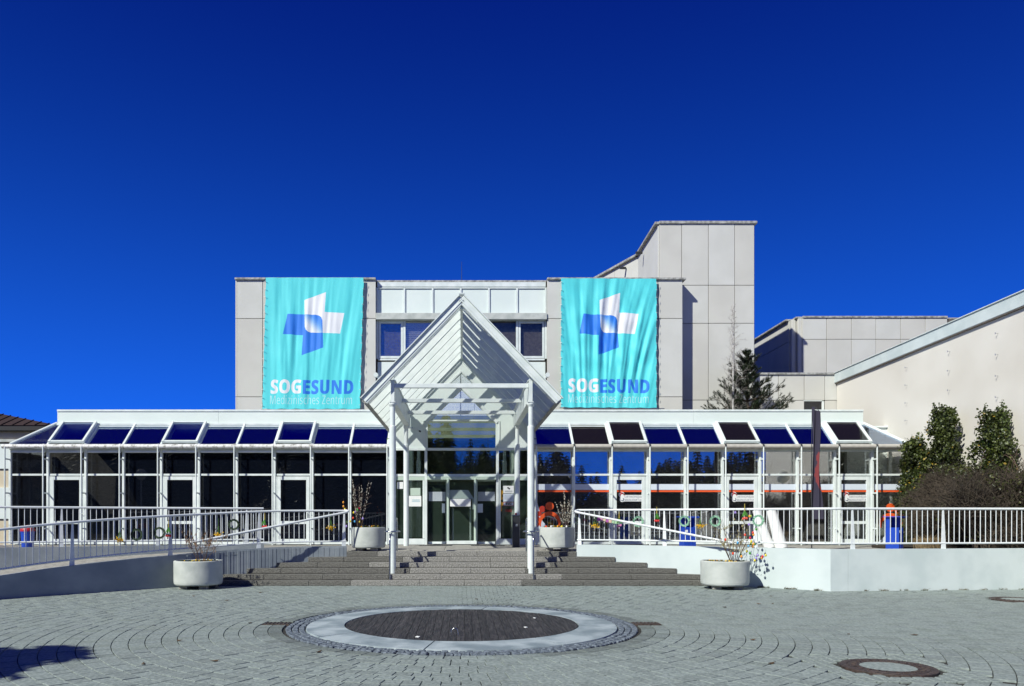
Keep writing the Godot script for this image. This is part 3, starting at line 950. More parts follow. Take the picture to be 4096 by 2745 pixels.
# ------------------------------------------------------------------ entrance front
func entrance() -> void:
	var o := thing("entrance_facade", Vector3(0, PLAT, -FD), "white gabled glass front with the entrance doors under the porch roof", "entrance")
	var z := -FD
	var wm: Material = M.frame_white
	var y0 := PLAT + 0.02
	var xs := [-2.40, -1.22, 1.22, 2.40]
	var ytop := 4.06
	var ytr := 3.17
	var roof := func(x: float) -> float: return 7.22 - 1.044 * absf(x)
	# gable wall in two halves with the glazed triangle left open
	for s in [-1.0, 1.0]:
		var poly := PackedVector2Array()
		for p in [[0.0, 7.20], [0.0, 6.66], [-0.50, 6.20], [0.0, 6.20], [0.0, 6.10], [-1.16, 4.94], [-1.16, 4.06], [-2.42, 4.06], [-2.42, 4.70]]:
			poly.append(Vector2(p[0] * -s, p[1]))
		var b := Mb.new()
		b.prism(poly, T(0, 0, z - 0.12), 0.12)
		put("gable_panel", b, M.attic_white, o)
		# raised frame along the triangle, and the cover strips
		b = Mb.new()
		var dir := Vector3(s * 1.16, -1.16, 0)
		b.box(Transform3D(Basis(Vector3(0, 0, 1), -s * PI / 4), Vector3(s * 0.615, 5.585, z + 0.012)), Vector3(1.72, 0.11, 0.05), 0.006)
		put("rake_frame", b, wm, o)
		b = Mb.new()
		b.box(Transform3D(Basis(Vector3(0, 0, 1), -s * 0.806), Vector3(s * 1.20, 5.87, z + 0.02)), Vector3(3.3, 0.09, 0.06), 0.006)
		put("verge_strip", b, wm, o)
		b = Mb.new()
		b.box(Transform3D(Basis(Vector3(0, 0, 1), -s * PI / 4), Vector3(s * 0.27, 6.46, z + 0.01)), Vector3(0.74, 0.06, 0.04), 0.004)
		put("rake_frame", b, wm, o)
		piece("panel_joint", Vector3(s * 2.36, 4.40, z + 0.012), Vector3(0.05, 0.66, 0.03), wm, o)
		piece("panel_joint", Vector3(s * 1.28, 4.55, z + 0.012), Vector3(0.05, 0.96, 0.03), wm, o)
	# glass of the gable
	var b2 := Mb.new()
	var gp := PackedVector2Array([Vector2(-1.18, 4.06), Vector2(-1.18, 4.95), Vector2(0, 6.12), Vector2(1.18, 4.95), Vector2(1.18, 4.06)])
	b2.prism(gp, T(0, 0, z - 0.08), 0.02)
	put("gable_pane", b2, M.glass_gable, o)
	b2 = Mb.new()
	b2.prism(PackedVector2Array([Vector2(-0.5, 6.19), Vector2(0, 6.67), Vector2(0.5, 6.19)]), T(0, 0, z - 0.08), 0.02)
	put("gable_pane", b2, M.glass_gable, o)
	piece("gable_bar", Vector3(0, 5.04, z - 0.03), Vector3(2.3, 0.05, 0.07), wm, o)
	# transoms and posts
	for y in [ytop, ytr]:
		for i in 3:
			var xa: float = xs[i] + 0.045
			var xb: float = xs[i + 1] - 0.045
			piece("transom", Vector3((xa + xb) * 0.5, y, z - 0.01), Vector3(xb - xa, 0.085, 0.11), wm, o)
	for x in xs:
		piece("post", Vector3(x, (y0 + ytop) * 0.5 + 0.02, z), Vector3(0.09, ytop - y0 + 0.05, 0.13), wm, o)
	# upper lights
	for i in 3:
		piece("upper_pane", Vector3((xs[i] + xs[i + 1]) * 0.5, (ytr + ytop) * 0.5, z - 0.03), Vector3(xs[i + 1] - xs[i] - 0.1, ytop - ytr - 0.07, 0.02), M.glass_gable, o, 0.0)
	# fixed side lights
	for s in [-1.0, 1.0]:
		var xm: float = s * 1.81
		piece("side_light", Vector3(xm, (y0 + 0.16 + ytr) * 0.5, z - 0.03), Vector3(0.96, ytr - y0 - 0.33, 0.02), M.glass_clear, o, 0.0)
		piece("frame_rail", Vector3(xm, y0 + 0.10, z - 0.005), Vector3(1.08, 0.2, 0.09), wm, o)
		piece("frame_rail", Vector3(xm, ytr - 0.11, z - 0.005), Vector3(1.08, 0.12, 0.09), M.green_frame, o)
		for q in [-1, 1]:
			piece("frame_stile", Vector3(xm + q * 0.51, (y0 + ytr) * 0.5 + 0.03, z - 0.005), Vector3(0.06, ytr - y0 - 0.36, 0.085), wm, o)
	# sliding doors and the projecting middle bay
	for s in [-1.0, 1.0]:
		var dr := Node3D.new()
		dr.name = "sliding_door"
		o.add_child(dr, true)
		var xm: float = s * 0.845 if s < 0 else 0.845
		dr.position = Vector3(xm, y0, z - 0.1) - o.position
		piece("door_glass", Vector3(xm, y0 + 1.12, z - 0.13), Vector3(0.60, 2.1, 0.02), M.glass_clear, dr, 0.0)
		for q in [-1, 1]:
			piece("door_stile", Vector3(xm + q * 0.325, y0 + 1.12, z - 0.13), Vector3(0.045, 2.16, 0.05), M.dark_metal if q == s else M.green_frame, dr)
		piece("door_rail", Vector3(xm, y0 + 0.05, z - 0.13), Vector3(0.60, 0.09, 0.05), wm, dr)
		piece("door_rail", Vector3(xm, y0 + 2.19, z - 0.13), Vector3(0.60, 0.06, 0.05), M.green_frame, dr)
		for k in 9:
			piece("frost_line", Vector3(xm, y0 + 1.50 + k * 0.036, z - 0.116), Vector3(0.58, 0.020, 0.003), M.sticker_white, dr, 0.0)
		piece("notice", Vector3(xm + s * -0.22, y0 + 1.24, z - 0.112), Vector3(0.10 if s < 0 else 0.20, 0.32 if s < 0 else 0.30, 0.004), M.sticker_white, dr, 0.0)
	var bay := Node3D.new()
	bay.name = "middle_bay"
	o.add_child(bay, true)
	bay.position = Vector3(0, y0, z + 0.2) - o.position
	for s in [-1.0, 1.0]:
		piece("bay_post", Vector3(s * 0.46, y0 + 1.15, z + 0.06), Vector3(0.085, 2.2, 0.30), M.green_frame, bay, 0.02)
	piece("bay_sill", Vector3(0, y0 + 0.075, z + 0.10), Vector3(1.02, 0.11, 0.30), wm, bay)
	piece("bay_glass", Vector3(0, y0 + 1.12, z + 0.05), Vector3(0.83, 2.0, 0.02), M.glass_clear, bay, 0.0)
	var tp := Mb.new()
	tp.prism(PackedVector2Array([Vector2(-.41, y0 + 1.56), Vector2(-.41, y0 + 1.86), Vector2(.22, y0 + 1.86), Vector2(.41, y0 + 1.58), Vector2(.41, y0 + 1.2), Vector2(.36, y0 + 1.2), Vector2(.36, y0 + 1.56)]), T(0, 0, z + 0.075), 0.02)
	put("angled_panel", tp, M.grey_panel, bay)
	piece("blank_board", Vector3(-.04, y0 + 1.42, z + 0.15), Vector3(.70, 0.26, 0.06), M.sign_white, bay, 0.012)
	for s in [-1.0, 1.0]:
		piece("inner_post", Vector3(s * 0.30, y0 + 0.66, z - 0.2), Vector3(0.06, 1.3, 0.06), M.grey_panel, bay, 0.01)
	piece("door_head", Vector3(0, ytr - 0.10, z + 0.05), Vector3(2.34, 0.11, 0.18), M.green_frame, o)
	piece("threshold", Vector3(0, y0 + 0.012, z - 0.05), Vector3(2.34, 0.03, 0.16), M.steel, o)
	# lobby
	piece("lobby_floor", Vector3(0, PLAT - 0.005, z - 1.9), Vector3(5.0, 0.05, 3.5), M.lobby_floor, o, 0.0)
	piece("lobby_back", Vector3(0, 3.2, z - 3.7), Vector3(5.2, 5.0, 0.12), M.lobby_wall, o, 0.0)
	for s in [-1.0, 1.0]:
		piece("lobby_side", Vector3(s * 2.52, 2.6, z - 1.9), Vector3(0.1, 3.7, 3.5), M.lobby_wall, o, 0.0)
		piece("lobby_black_slab", Vector3(s * 1.0, PLAT + 1.1, z - 3.62), Vector3(1.1, 2.2, 0.06), M.black, o, 0.0)  # solid black slab, painted darkness in place of a real opening
		var lp := Mb.new()
		lp.tube([Vector3(s * 1.9, PLAT, z - 1.8), Vector3(s * 1.9, 4.5, z - 1.8)], 0.09, 14)
		put("lobby_column", lp, M.green_frame, o)
	piece("lobby_ceiling", Vector3(0, 4.55, z - 2.6), Vector3(5.0, 0.1, 2.1), M.lobby_wall, o, 0.0)
	var rf := Mb.new()
	for s in [-1.0, 1.0]:
		rf.box(Transform3D(Basis(Vector3(0, 0, 1), -s * 0.806), Vector3(s * 1.22, 5.92, z - 1.0)), Vector3(3.35, 0.06, 1.9), 0.0)
	put("lobby_roof", rf, M.attic_white, o)

	# notices on the glass
	notice("notice", Vector3(-1.60, y0 + 1.48, z - 0.014), Vector2(.44, .36), M.sign_white, "blank-looking pale notice with a teal mark on the left side light", o)
	notice("notice", Vector3(-2.10, y0 + 2.02, z - 0.014), Vector2(.20, .24), M.sign_white, "", o)
	notice("notice", Vector3(-1.58, y0 + 1.80, z - 0.014), Vector2(.34, .26), M.green_frame, "", o)
	notice("notice", Vector3(1.60, y0 + 1.88, z - 0.014), Vector2(.36, .25), M.sign_white, "", o)
	notice("notice", Vector3(1.60, y0 + 1.60, z - 0.014), Vector2(.36, .27), M.sticker_white, "", o)
	notice("notice", Vector3(1.60, y0 + 1.385, z - 0.014), Vector2(.36, .12), M.print_red, "", o)
	notice("notice", Vector3(1.60, y0 + 1.385, z - 0.010), Vector2(.34, .10), M.sign_white, "", o)
	var tm := text_mesh("BMZ", 0.07, true, M.print_black, 0.001)
	inst("lettering", tm, o, T(1.60, y0 + 1.385 - PLAT, -0.006))
	tm = text_mesh("BMZ", 0.085, false, M.print_red, 0.001)
	inst("lettering", tm, o, T(1.60, y0 + 1.16 - PLAT, -0.012))
	var cb := Mb.new()
	cb.box(Transform3D(Basis(Vector3(0, 0, 1), -0.5), Vector3(1.60, y0 + 1.925, z - 0.008)), Vector3(.09, .045, .003))
	cb.box(Transform3D(Basis(Vector3(0, 0, 1), 0.9), Vector3(1.63, y0 + 1.90, z - 0.007)), Vector3(.06, .02, .003))
	put("camera_pictogram", cb, M.print_black, o)
	for k in 2:
		piece("small_print", Vector3(1.60, y0 + 1.83 - k * .03, z - 0.009), Vector3(.26, .010, .003), M.print_grey, o, 0.0)
	for k in 5:
		piece("small_print", Vector3(1.58, y0 + 1.69 - k * .035, z - 0.009), Vector3(.26, .007, .003), M.print_grey, o, 0.0)
	piece("small_print", Vector3(-1.56, y0 + 1.52, z - 0.009), Vector3(.26, .02, .003), M.print_blue, o, 0.0)
	piece("small_print", Vector3(-1.56, y0 + 1.47, z - 0.009), Vector3(.28, .012, .003), M.print_blue, o, 0.0)
	var fb := Mb.new()
	for p in [[1.35, 1.78, .055, .09], [1.35, 1.58, .04, .07], [1.345, 1.38, .055, .09], [1.34, 1.19, .04, .06]]:
		flat_poly(fb, disc(Vector2(p[0], y0 + p[1]), p[2], p[3]), z - 0.010)
	flat_poly(fb, [Vector2(1.325, y0 + 1.6), Vector2(1.375, y0 + 1.6), Vector2(1.38, y0 + 1.75), Vector2(1.32, y0 + 1.75)], z - 0.0105)
	flat_poly(fb, [Vector2(1.315, y0 + 1.2), Vector2(1.365, y0 + 1.2), Vector2(1.38, y0 + 1.36), Vector2(1.31, y0 + 1.36)], z - 0.0105)
	put("yellow_footprints", fb, M.footprint, o)
	# two grating mats before the doors
	for s in [-1.0, 1.0]:
		var gt := thing("door_grating", Vector3(s * 0.86, PLAT + 0.016, -25.3), "dark metal foot grating before the %s sliding door" % ("left-hand" if s < 0 else "right-hand"), "grating", "door gratings")
		var q := Mb.new()
		for k in 14:
			q.box(T(s * 0.86 - 0.52 + k * 0.08, PLAT + 0.020, -25.3), Vector3(0.03, 0.012, 0.55))
		for k in 5:
			q.box(T(s * 0.86, PLAT + 0.0185, -25.3 - 0.27 + k * 0.135), Vector3(1.1, 0.008, 0.018))
		put("bars", q, M.dark_metal, gt)

func notice(called: String, c: Vector3, s: Vector2, m: Material, label: String, o: Node3D) -> void:
	var n := piece(called, c, Vector3(s.x, s.y, 0.003), m, o, 0.0)
	if label: n.set_meta("label", label)

# ------------------------------------------------------------------ the porch roof
func canopy() -> void:
	var o := thing("entrance_canopy", Vector3(0, 0, -20.11), "white steel gabled porch roof on four round columns over the steps", "canopy")
	var wm: Material = M.frame_white
	var df := 19.82
	var db := 27.2
	var ry := 7.36
	var ex := 2.5
	var ey := 4.75
	var ang := atan2(ry - ey, ex)
	var sl := Vector2(ex, ry - ey).length()
	var dm := (df + db) * 0.5
	for s in [-1.0, 1.0]:
		var rot := Basis(Vector3(0, 0, 1), -s * ang)
		var mid := Vector3(s * ex * 0.5, (ry + ey) * 0.5, 0)
		var nrm: Vector3 = rot * Vector3.UP
		# front and rear verge boards
		for d in [df + 0.035, db - 0.04]:
			piece("verge_board", mid + Vector3(0, 0, -d) + nrm * 0.0, Vector3(sl + 0.05, 0.20, 0.07), wm, o, 0.01, rot)
		piece("verge_capping", mid + Vector3(0, 0, -(df + 0.02)) + nrm * 0.115, Vector3(sl + 0.08, 0.025, 0.14), wm, o, 0.004, rot)
		piece("verge_capping", mid + Vector3(0, 0, -(df - 0.008)) - nrm * 0.03, Vector3(sl + 0.02, 0.03, 0.02), wm, o, 0.004, rot)
		# clear glazing on light bars, and tall white blades on edge below it
		var n := 14
		var pitch := (db - df - 0.1) / n
		for k in n:
			var d := df + 0.08 + pitch * (k + 0.5)
			piece("roof_sheet", mid + Vector3(0, 0, -d) + nrm * 0.085, Vector3(sl, 0.010, pitch - 0.03), M.roof_sheet, o, 0.0, rot)
		for k in range(1, n):
			var d := df + 0.08 + pitch * k
			piece("glazing_cap", mid + Vector3(0, 0, -d) + nrm * 0.098, Vector3(sl, 0.016, 0.05), wm, o, 0.004, rot)
			if k % 2 == 0:
				piece("blade", mid + Vector3(0, 0, -d) - nrm * 0.03, Vector3(sl - 0.06, 0.20, 0.03), wm, o, 0.005, rot * Basis(Vector3.RIGHT, -0.22))
			else:
				piece("rafter", mid + Vector3(0, 0, -d) + nrm * 0.030, Vector3(sl - 0.06, 0.09, 0.04), wm, o, 0.005, rot)
		# eaves gutter
		piece("eaves_gutter", Vector3(s * (ex + 0.01), ey - 0.02, -dm), Vector3(0.09, 0.12, db - df - 0.06), M.cap, o, 0.01, rot)
		# beam along the columns
		var bm := Mb.new()
		bm.prism(PackedVector2Array([Vector2(20.0, 4.74), Vector2(20.0, 5.30), Vector2(26.1, 5.30), Vector2(26.1, 4.80), Vector2(25.2, 4.74)]), Transform3D(Basis(Vector3(0, 0, -1), Vector3(0, 1, 0), Vector3(1, 0, 0)), Vector3(s * 1.80 - 0.045, 0, 0)), 0.09)
		put("beam", bm, wm, o)
		piece("beam_flange", Vector3(s * 1.80, 4.735, -22.7), Vector3(0.16, 0.022, 5.4), wm, o)
		piece("beam_flange", Vector3(s * 1.80, 5.30, -23.0), Vector3(0.16, 0.022, 6.0), wm, o)
		# columns
		for c in [[20.11, 0.2634], [25.05, PLAT + 0.012]]:
			var b := Mb.new()
			var cx: float = s * 1.81
			b.lathe(Vector3(cx, 0, -c[0]), [Vector2(0, c[1]), Vector2(.088, c[1]), Vector2(.088, 4.10), Vector2(.080, 4.12), Vector2(.064, 4.13), Vector2(.064, 4.62), Vector2(.10, 4.68), Vector2(.10, 4.73), Vector2(0, 4.73)], 24)
			put("column", b, wm, o)
		# upright post from the beam to the roof
		for d in [20.11, 22.7, 25.1]:
			piece("strut", Vector3(s * 1.80, 5.38, -d), Vector3(0.07, 0.16, 0.07), wm, o)
	for d in [20.11, 22.65, 25.15]:
		piece("tie_bar", Vector3(0, 5.17, -d), Vector3(3.50, 0.115, 0.10), wm, o, 0.008)
	piece("ridge_beam", Vector3(0, ry - 0.13, -dm), Vector3(0.07, 0.2, db - df - 0.16), wm, o, 0.008)
	piece("ridge_capping", Vector3(0, ry + 0.15, -dm), Vector3(0.16, 0.03, db - df), wm, o, 0.006)
	# hanging hook rod seen below the ridge
	var hk := Mb.new()
	hk.tube([Vector3(0.42, 5.6, -25.15), Vector3(0.42, 5.1, -25.15)], 0.006, 5)
	put("hook_rod", hk, M.steel, o)

	# lamps on the verge and a camera
	for s in [-1.0, 1.0]:
		var c := Vector3(s * 2.21, 5.40, -19.98)
		var l := thing("spotlight", c, "small white floodlight on the porch roof's %s slope" % ("left-hand" if s < 0 else "right-hand"), "floodlight", "porch roof floodlights")
		piece("arm", c + Vector3(-s * 0.07, -0.075, 0), Vector3(0.05, 0.30, 0.05), wm, l, 0.006, Basis(Vector3(0, 0, 1), -s * 0.75))
		var b := Mb.new()
		b.tube([c + Vector3(s * 0.02, 0.03, -0.06), c + Vector3(s * 0.02, 0.03, 0.06)], 0.06, 12)
		put("head", b, wm, l)
	var cc := Vector3(-1.50, 4.62, -25.2)
	var cm := thing("security_camera", cc, "small white surveillance camera below the porch beam", "camera")
	piece("bracket", cc + Vector3(-0.14, 0.05, 0.0), Vector3(0.20, 0.03, 0.03), M.steel, cm)
	piece("housing", cc, Vector3(0.26, 0.085, 0.10), wm, cm, 0.012, Basis(Vector3.UP, -0.4) * Basis(Vector3(0, 0, 1), -0.35))
	var lb := Mb.new()
	lb.tube([cc + Vector3(0.10, -0.05, 0.05), cc + Vector3(0.155, -0.075, 0.075)], 0.03, 10)
	put("lens", lb, M.black, cm)

	# steel handrails that loop round the front columns
	for s in [-1.0, 1.0]:
		var x: float = s * 1.81
		var h := thing("stair_handrail", Vector3(x, RISE, -19.62), "polished steel handrail looped round the front porch column, %s side" % ("ramp" if s < 0 else "flag"), "handrail", "steel stair handrails")
		var xf: float = x + s * 0.03
		var b := Mb.new()
		b.tube([Vector3(xf, RISE, -19.66), Vector3(xf, 1.10, -19.70)] + arc(Vector3(xf, 1.16, -19.71), Vector3(xf, 1.26, -19.76), Vector3(x, 1.335, -19.90), 5), 0.021, 10)
		put("front_post", b, M.steel, h)
		b = Mb.new()
		var ring := []
		for i in 33:
			var a := TAU * i / 32.0
			ring.append(Vector3(x + cos(a) * 0.19, 1.36, -20.11 + sin(a) * 0.19))
		b.tube(ring, 0.021, 10, false)
		put("ring", b, M.steel, h)
		b = Mb.new()
		b.tube([Vector3(x, 1.37, -20.29), Vector3(x - s * .02, 1.60, -20.80)] + arc(Vector3(x - s * .02, 1.66, -20.95), Vector3(x - s * .02, 1.76, -21.22), Vector3(x - s * .02, 1.62, -21.25), 6) + [Vector3(x - s * .02, RISE * 6, -21.26)], 0.021, 10)
		put("rear_post", b, M.steel, h)

# ------------------------------------------------------------------ upper storey, tower and their neighbours
func panels(o: Node3D, xs: Array, ys: Array, d: float, th := 0.06, skip := []) -> void:
	# cladding slabs in front of a dark core, with open joints between them
	var tones := [M.panel, M.panel_warm, M.panel_pale]
	for i in xs.size() - 1:
		for j in ys.size() - 1:
			if [i, j] in skip:
				continue
			var w: float = xs[i + 1] - xs[i] - 0.022
			var h: float = ys[j + 1] - ys[j] - 0.022
			piece("cladding_panel", Vector3((xs[i] + xs[i + 1]) * 0.5, (ys[j] + ys[j + 1]) * 0.5, -(d + th * 0.5) + 0.002 * ((i * 7 + j * 3) % 3)), Vector3(w, h, th), tones[(i * 5 + j * 7) % 3], o, 0.004)

func upper_block() -> void:
	var d := UD
	var o := thing("upper_block", Vector3(0, 0, -d), "grey panelled upper storey carrying the two turquoise banners", "building")
	var xl := wx(541, d)
	var xr := wx(1560, d)
	var yt := wy(640, d)
	var yb := 4.6
	var ym := [yb, wy(907, d), wy(728, d), yt]
	piece("core", Vector3((xl + xr) * 0.5, (yt + yb) * 0.5, -(d + 6.4)), Vector3(xr - xl - 0.04, yt - yb - 0.02, 12.0), M.joint, o, 0.0)
	panels(o, [xl, wx(600, d), wx(715, d), wx(859, d)], ym, d)
	panels(o, [wx(1250, d), wx(1380, d), wx(1504, d), xr], ym, d)
	for s in [[wx(859, d), wx(1250, d)]]:
		piece("core", Vector3((s[0] + s[1]) * 0.5, (yt + yb) * 0.5, -(d + 0.37)), Vector3(s[1] - s[0] - 0.02, yt - yb, 0.1), M.joint, o, 0.0)
	for s in [[xl, wx(859, d)], [wx(1250, d), xr]]:
		piece("core", Vector3((s[0] + s[1]) * 0.5, (yt + yb) * 0.5, -(d + 0.25)), Vector3(s[1] - s[0] - 0.03, yt - yb, 0.36), M.joint, o, 0.0)
	# side cladding toward the sun
	for j in 3:
		for k in 4:
			piece("cladding_panel", Vector3(xl - 0.03, (ym[j] + ym[j + 1]) * 0.5, -(d + 1.5 + k * 3.0)), Vector3(0.06, ym[j + 1] - ym[j] - 0.022, 2.97), M.panel, o, 0.004)
	# corner and coping
	for s in [[wx(537, d), wx(608, d)], [wx(608, d), wx(859, d)], [wx(1250, d), wx(1400, d)], [wx(1400, d), wx(1567, d)]]:
		piece("coping", Vector3((s[0] + s[1]) * 0.5, yt + 0.04, -(d + 0.22)), Vector3(s[1] - s[0] - 0.006, 0.085, 0.60), M.cap, o, 0.008)
	piece("coping", Vector3(wx(1054.5, d), yt + 0.01, -(d + 0.40)), Vector3(wx(1250, d) - wx(859, d) - 0.01, 0.085, 0.42), M.cap, o, 0.008)
	# recessed middle: white infill, concrete lintel, windows
	var zr := -(d + 0.24)
	var xs := []
	for p in [862.0, 924.4, 988.7, 1052.9, 1117.2, 1181.5, 1247.0]:
		xs.append(wx(p, d + 0.24))
	var wm: Material = M.frame_white
	var y1 := wy(654, d)
	var y2 := wy(716, d)
	var y3 := wy(731, d)
	var y4 := wy(818, d)
	piece("fascia", Vector3((xs[0] + xs[6]) * 0.5, (yt + y1) * 0.5 + 0.01, zr), Vector3(xs[6] - xs[0], yt - y1 - 0.05, 0.1), wm, o, 0.006)
	piece("lintel", Vector3((xs[0] + xs[6]) * 0.5, (y2 + y3) * 0.5, zr + 0.14), Vector3(xs[6] - xs[0] + 0.05, y2 - y3, 0.34), M.planter, o, 0.012)
	for i in 7:
		piece("mullion", Vector3(xs[i], (y1 + y2) * 0.5, zr + 0.03), Vector3(0.07, y1 - y2, 0.09), wm, o)
		piece("mullion", Vector3(xs[i], (y3 + y4) * 0.5, zr + 0.03), Vector3(0.09, y3 - y4, 0.09), wm, o)
	for i in 6:
		var xm: float = (xs[i] + xs[i + 1]) * 0.5
		var w: float = xs[i + 1] - xs[i]
		piece("infill_panel", Vector3(xm, (y1 + y2) * 0.5 - 0.03, zr), Vector3(w - 0.075, y1 - y2 - 0.06, 0.05), M.attic_white, o)
		piece("infill_panel", Vector3(xm, (y4 + yb) * 0.5 - 0.06, zr), Vector3(w - 0.03, y4 - yb - 0.12, 0.05), M.attic_white, o)
		piece("cross_rail", Vector3(xm, y1 - 0.02, zr + 0.03), Vector3(w - 0.075, 0.05, 0.08), wm, o)
		piece("cross_rail", Vector3(xm, y4 - 0.03, zr + 0.03), Vector3(w - 0.095, 0.07, 0.09), wm, o)
		var win := Node3D.new()
		win.name = "window"
		o.add_child(win, true)
		win.position = Vector3(xm, y4, zr) - o.position
		var open: bool = i in [0, 5]
		var e := 0.09 if open else 0.0
		var wp := w - 0.10 - e * 2
		var hp := y3 - y4 - 0.02 - e * 2
		piece("pane", Vector3(xm, (y3 + y4) * 0.5 + 0.01, zr + 0.0), Vector3(wp, hp, 0.02), M.glass_mirror if i < 3 else M.glass_window, win, 0.0)
		if open:
			for s in [-1, 1]:
				piece("sash", Vector3(xm + s * (wp * 0.5 + 0.04), (y3 + y4) * 0.5 + 0.01, zr + 0.03), Vector3(0.085, hp + 0.17, 0.06), wm, win)
				piece("sash", Vector3(xm, (y3 + y4) * 0.5 + 0.01 + s * (hp * 0.5 + 0.04), zr + 0.03), Vector3(wp, 0.085, 0.06), wm, win)
		elif i == 1:
			for k in 16:
				piece("blind_slat", Vector3(xm, y3 - 0.05 - k * 0.085, zr - 0.06), Vector3(wp, 0.07, 0.012), M.panel_pale, win, 0.0, Basis(Vector3.RIGHT, 0.5))
		piece("room_wall", Vector3(xm, (y3 + y4) * 0.5, zr - 0.10), Vector3(w, y3 - y4, 0.02), M.panel_pale if i == 0 else M.dark_room, win, 0.0)
	# lightning rod
	var lr := thing("lightning_rod", Vector3(wx(1055, 31.4), yt, -31.4), "thin lightning rod standing on the upper storey's roof edge", "lightning rod")
	var b := Mb.new()
	b.tube([Vector3(wx(1055, 31.4), yt, -31.4), Vector3(wx(1055, 31.4), wy(598, 31.4), -31.4)], [0.014, 0.007], 6)
	put("rod", b, M.dark_metal, lr)
	piece("foot", Vector3(wx(1055, 31.4), yt + 0.07, -31.4), Vector3(0.08, 0.03, 0.08), M.cap, lr)

func tower() -> void:
	var d := TD
	var o := thing("stair_tower", Vector3(wx(1615, d), 0, -d), "tall blank tower clad in large grey panels behind the birch", "tower")
	var xl := wx(1507, d)
	var xr := wx(1724, d)
	var yt := wy(512, d)
	var ys := [0.2, wy(1040, d), wy(914.5, d), wy(739, d), wy(652, d), yt]
	panels(o, [xl, wx(1558, d), wx(1619, d), wx(1679, d), xr], ys, d)
	# body behind: left face runs straight back, then turns
	var p1 := Vector2(xl, d + 0.06)
	var p2 := Vector2(8.20, 35.5)
	var p3 := Vector2(6.75, 39.2)
	var b := Mb.new()
	var fp := PackedVector2Array([p1 + Vector2(0.05, 0), Vector2(xr - 0.05, d + 0.06), Vector2(xr - 0.05, 42), Vector2(6.75, 42), p3, p2 + Vector2(0.05, 0)])
	b.prism(fp, Transform3D(Basis(Vector3(1, 0, 0), Vector3(0, 0, -1), Vector3(0, 1, 0)), Vector3(0, 0, 0)), yt - 0.01)
	put("core", b, M.joint, o)
	# cladding of the left faces and of the right face
	for q in [[p1, p2, 1], [p2, p3, 2]]:
		var u: Vector2 = (q[1] - q[0]).normalized()
		var len: float = q[0].distance_to(q[1])
		var n: int = q[2]
		for k in n:
			for j in range(2, 5):
				var mp: Vector2 = q[0] + u * (len * (k + 0.5) / n) + Vector2(-0.02, 0)
				piece("cladding_panel", Vector3(mp.x, (ys[j] + ys[j + 1]) * 0.5, -mp.y), Vector3(len / n - 0.022, ys[j + 1] - ys[j] - 0.022, 0.06), M.panel_pale if q[2] == 1 else M.panel, o, 0.004, Basis(Vector3.UP, atan2(u.y, u.x)))
		var mc: Vector2 = (q[0] + q[1]) * 0.5
		piece("coping", Vector3(mc.x, yt + 0.05, -mc.y), Vector3(len + 0.1, 0.11, 0.36), M.cap, o, 0.01, Basis(Vector3.UP, atan2(u.y, u.x)))
	for k in 3:
		for j in range(1, 5):
			piece("cladding_panel", Vector3(xr, (ys[j] + ys[j + 1]) * 0.5, -(d + 0.06 + 1.6 + k * 3.2)), Vector3(0.06, ys[j + 1] - ys[j] - 0.022, 3.17), M.panel, o, 0.004)
	piece("coping", Vector3((wx(1506, d) + wx(1730, d)) * 0.5, yt + 0.055, -(d + 0.22)), Vector3(wx(1730, d) - wx(1506, d), 0.115, 0.56), M.cap, o, 0.012)
	piece("coping", Vector3(xr, yt + 0.052, -(d + 5.2)), Vector3(0.36, 0.109, 9.3), M.cap, o, 0.012)
	# rain spouts on the left faces
	for c in [Vector3(7.75, wy(607, 36.0), -36.35), Vector3(8.02, wy(585, 34.6), -34.2)]:
		var s := Mb.new()
		s.tube([c, c + Vector3(-0.28, -0.05, 0.16)], 0.06, 10)
		put("rain_spout", s, M.dark_metal, o)

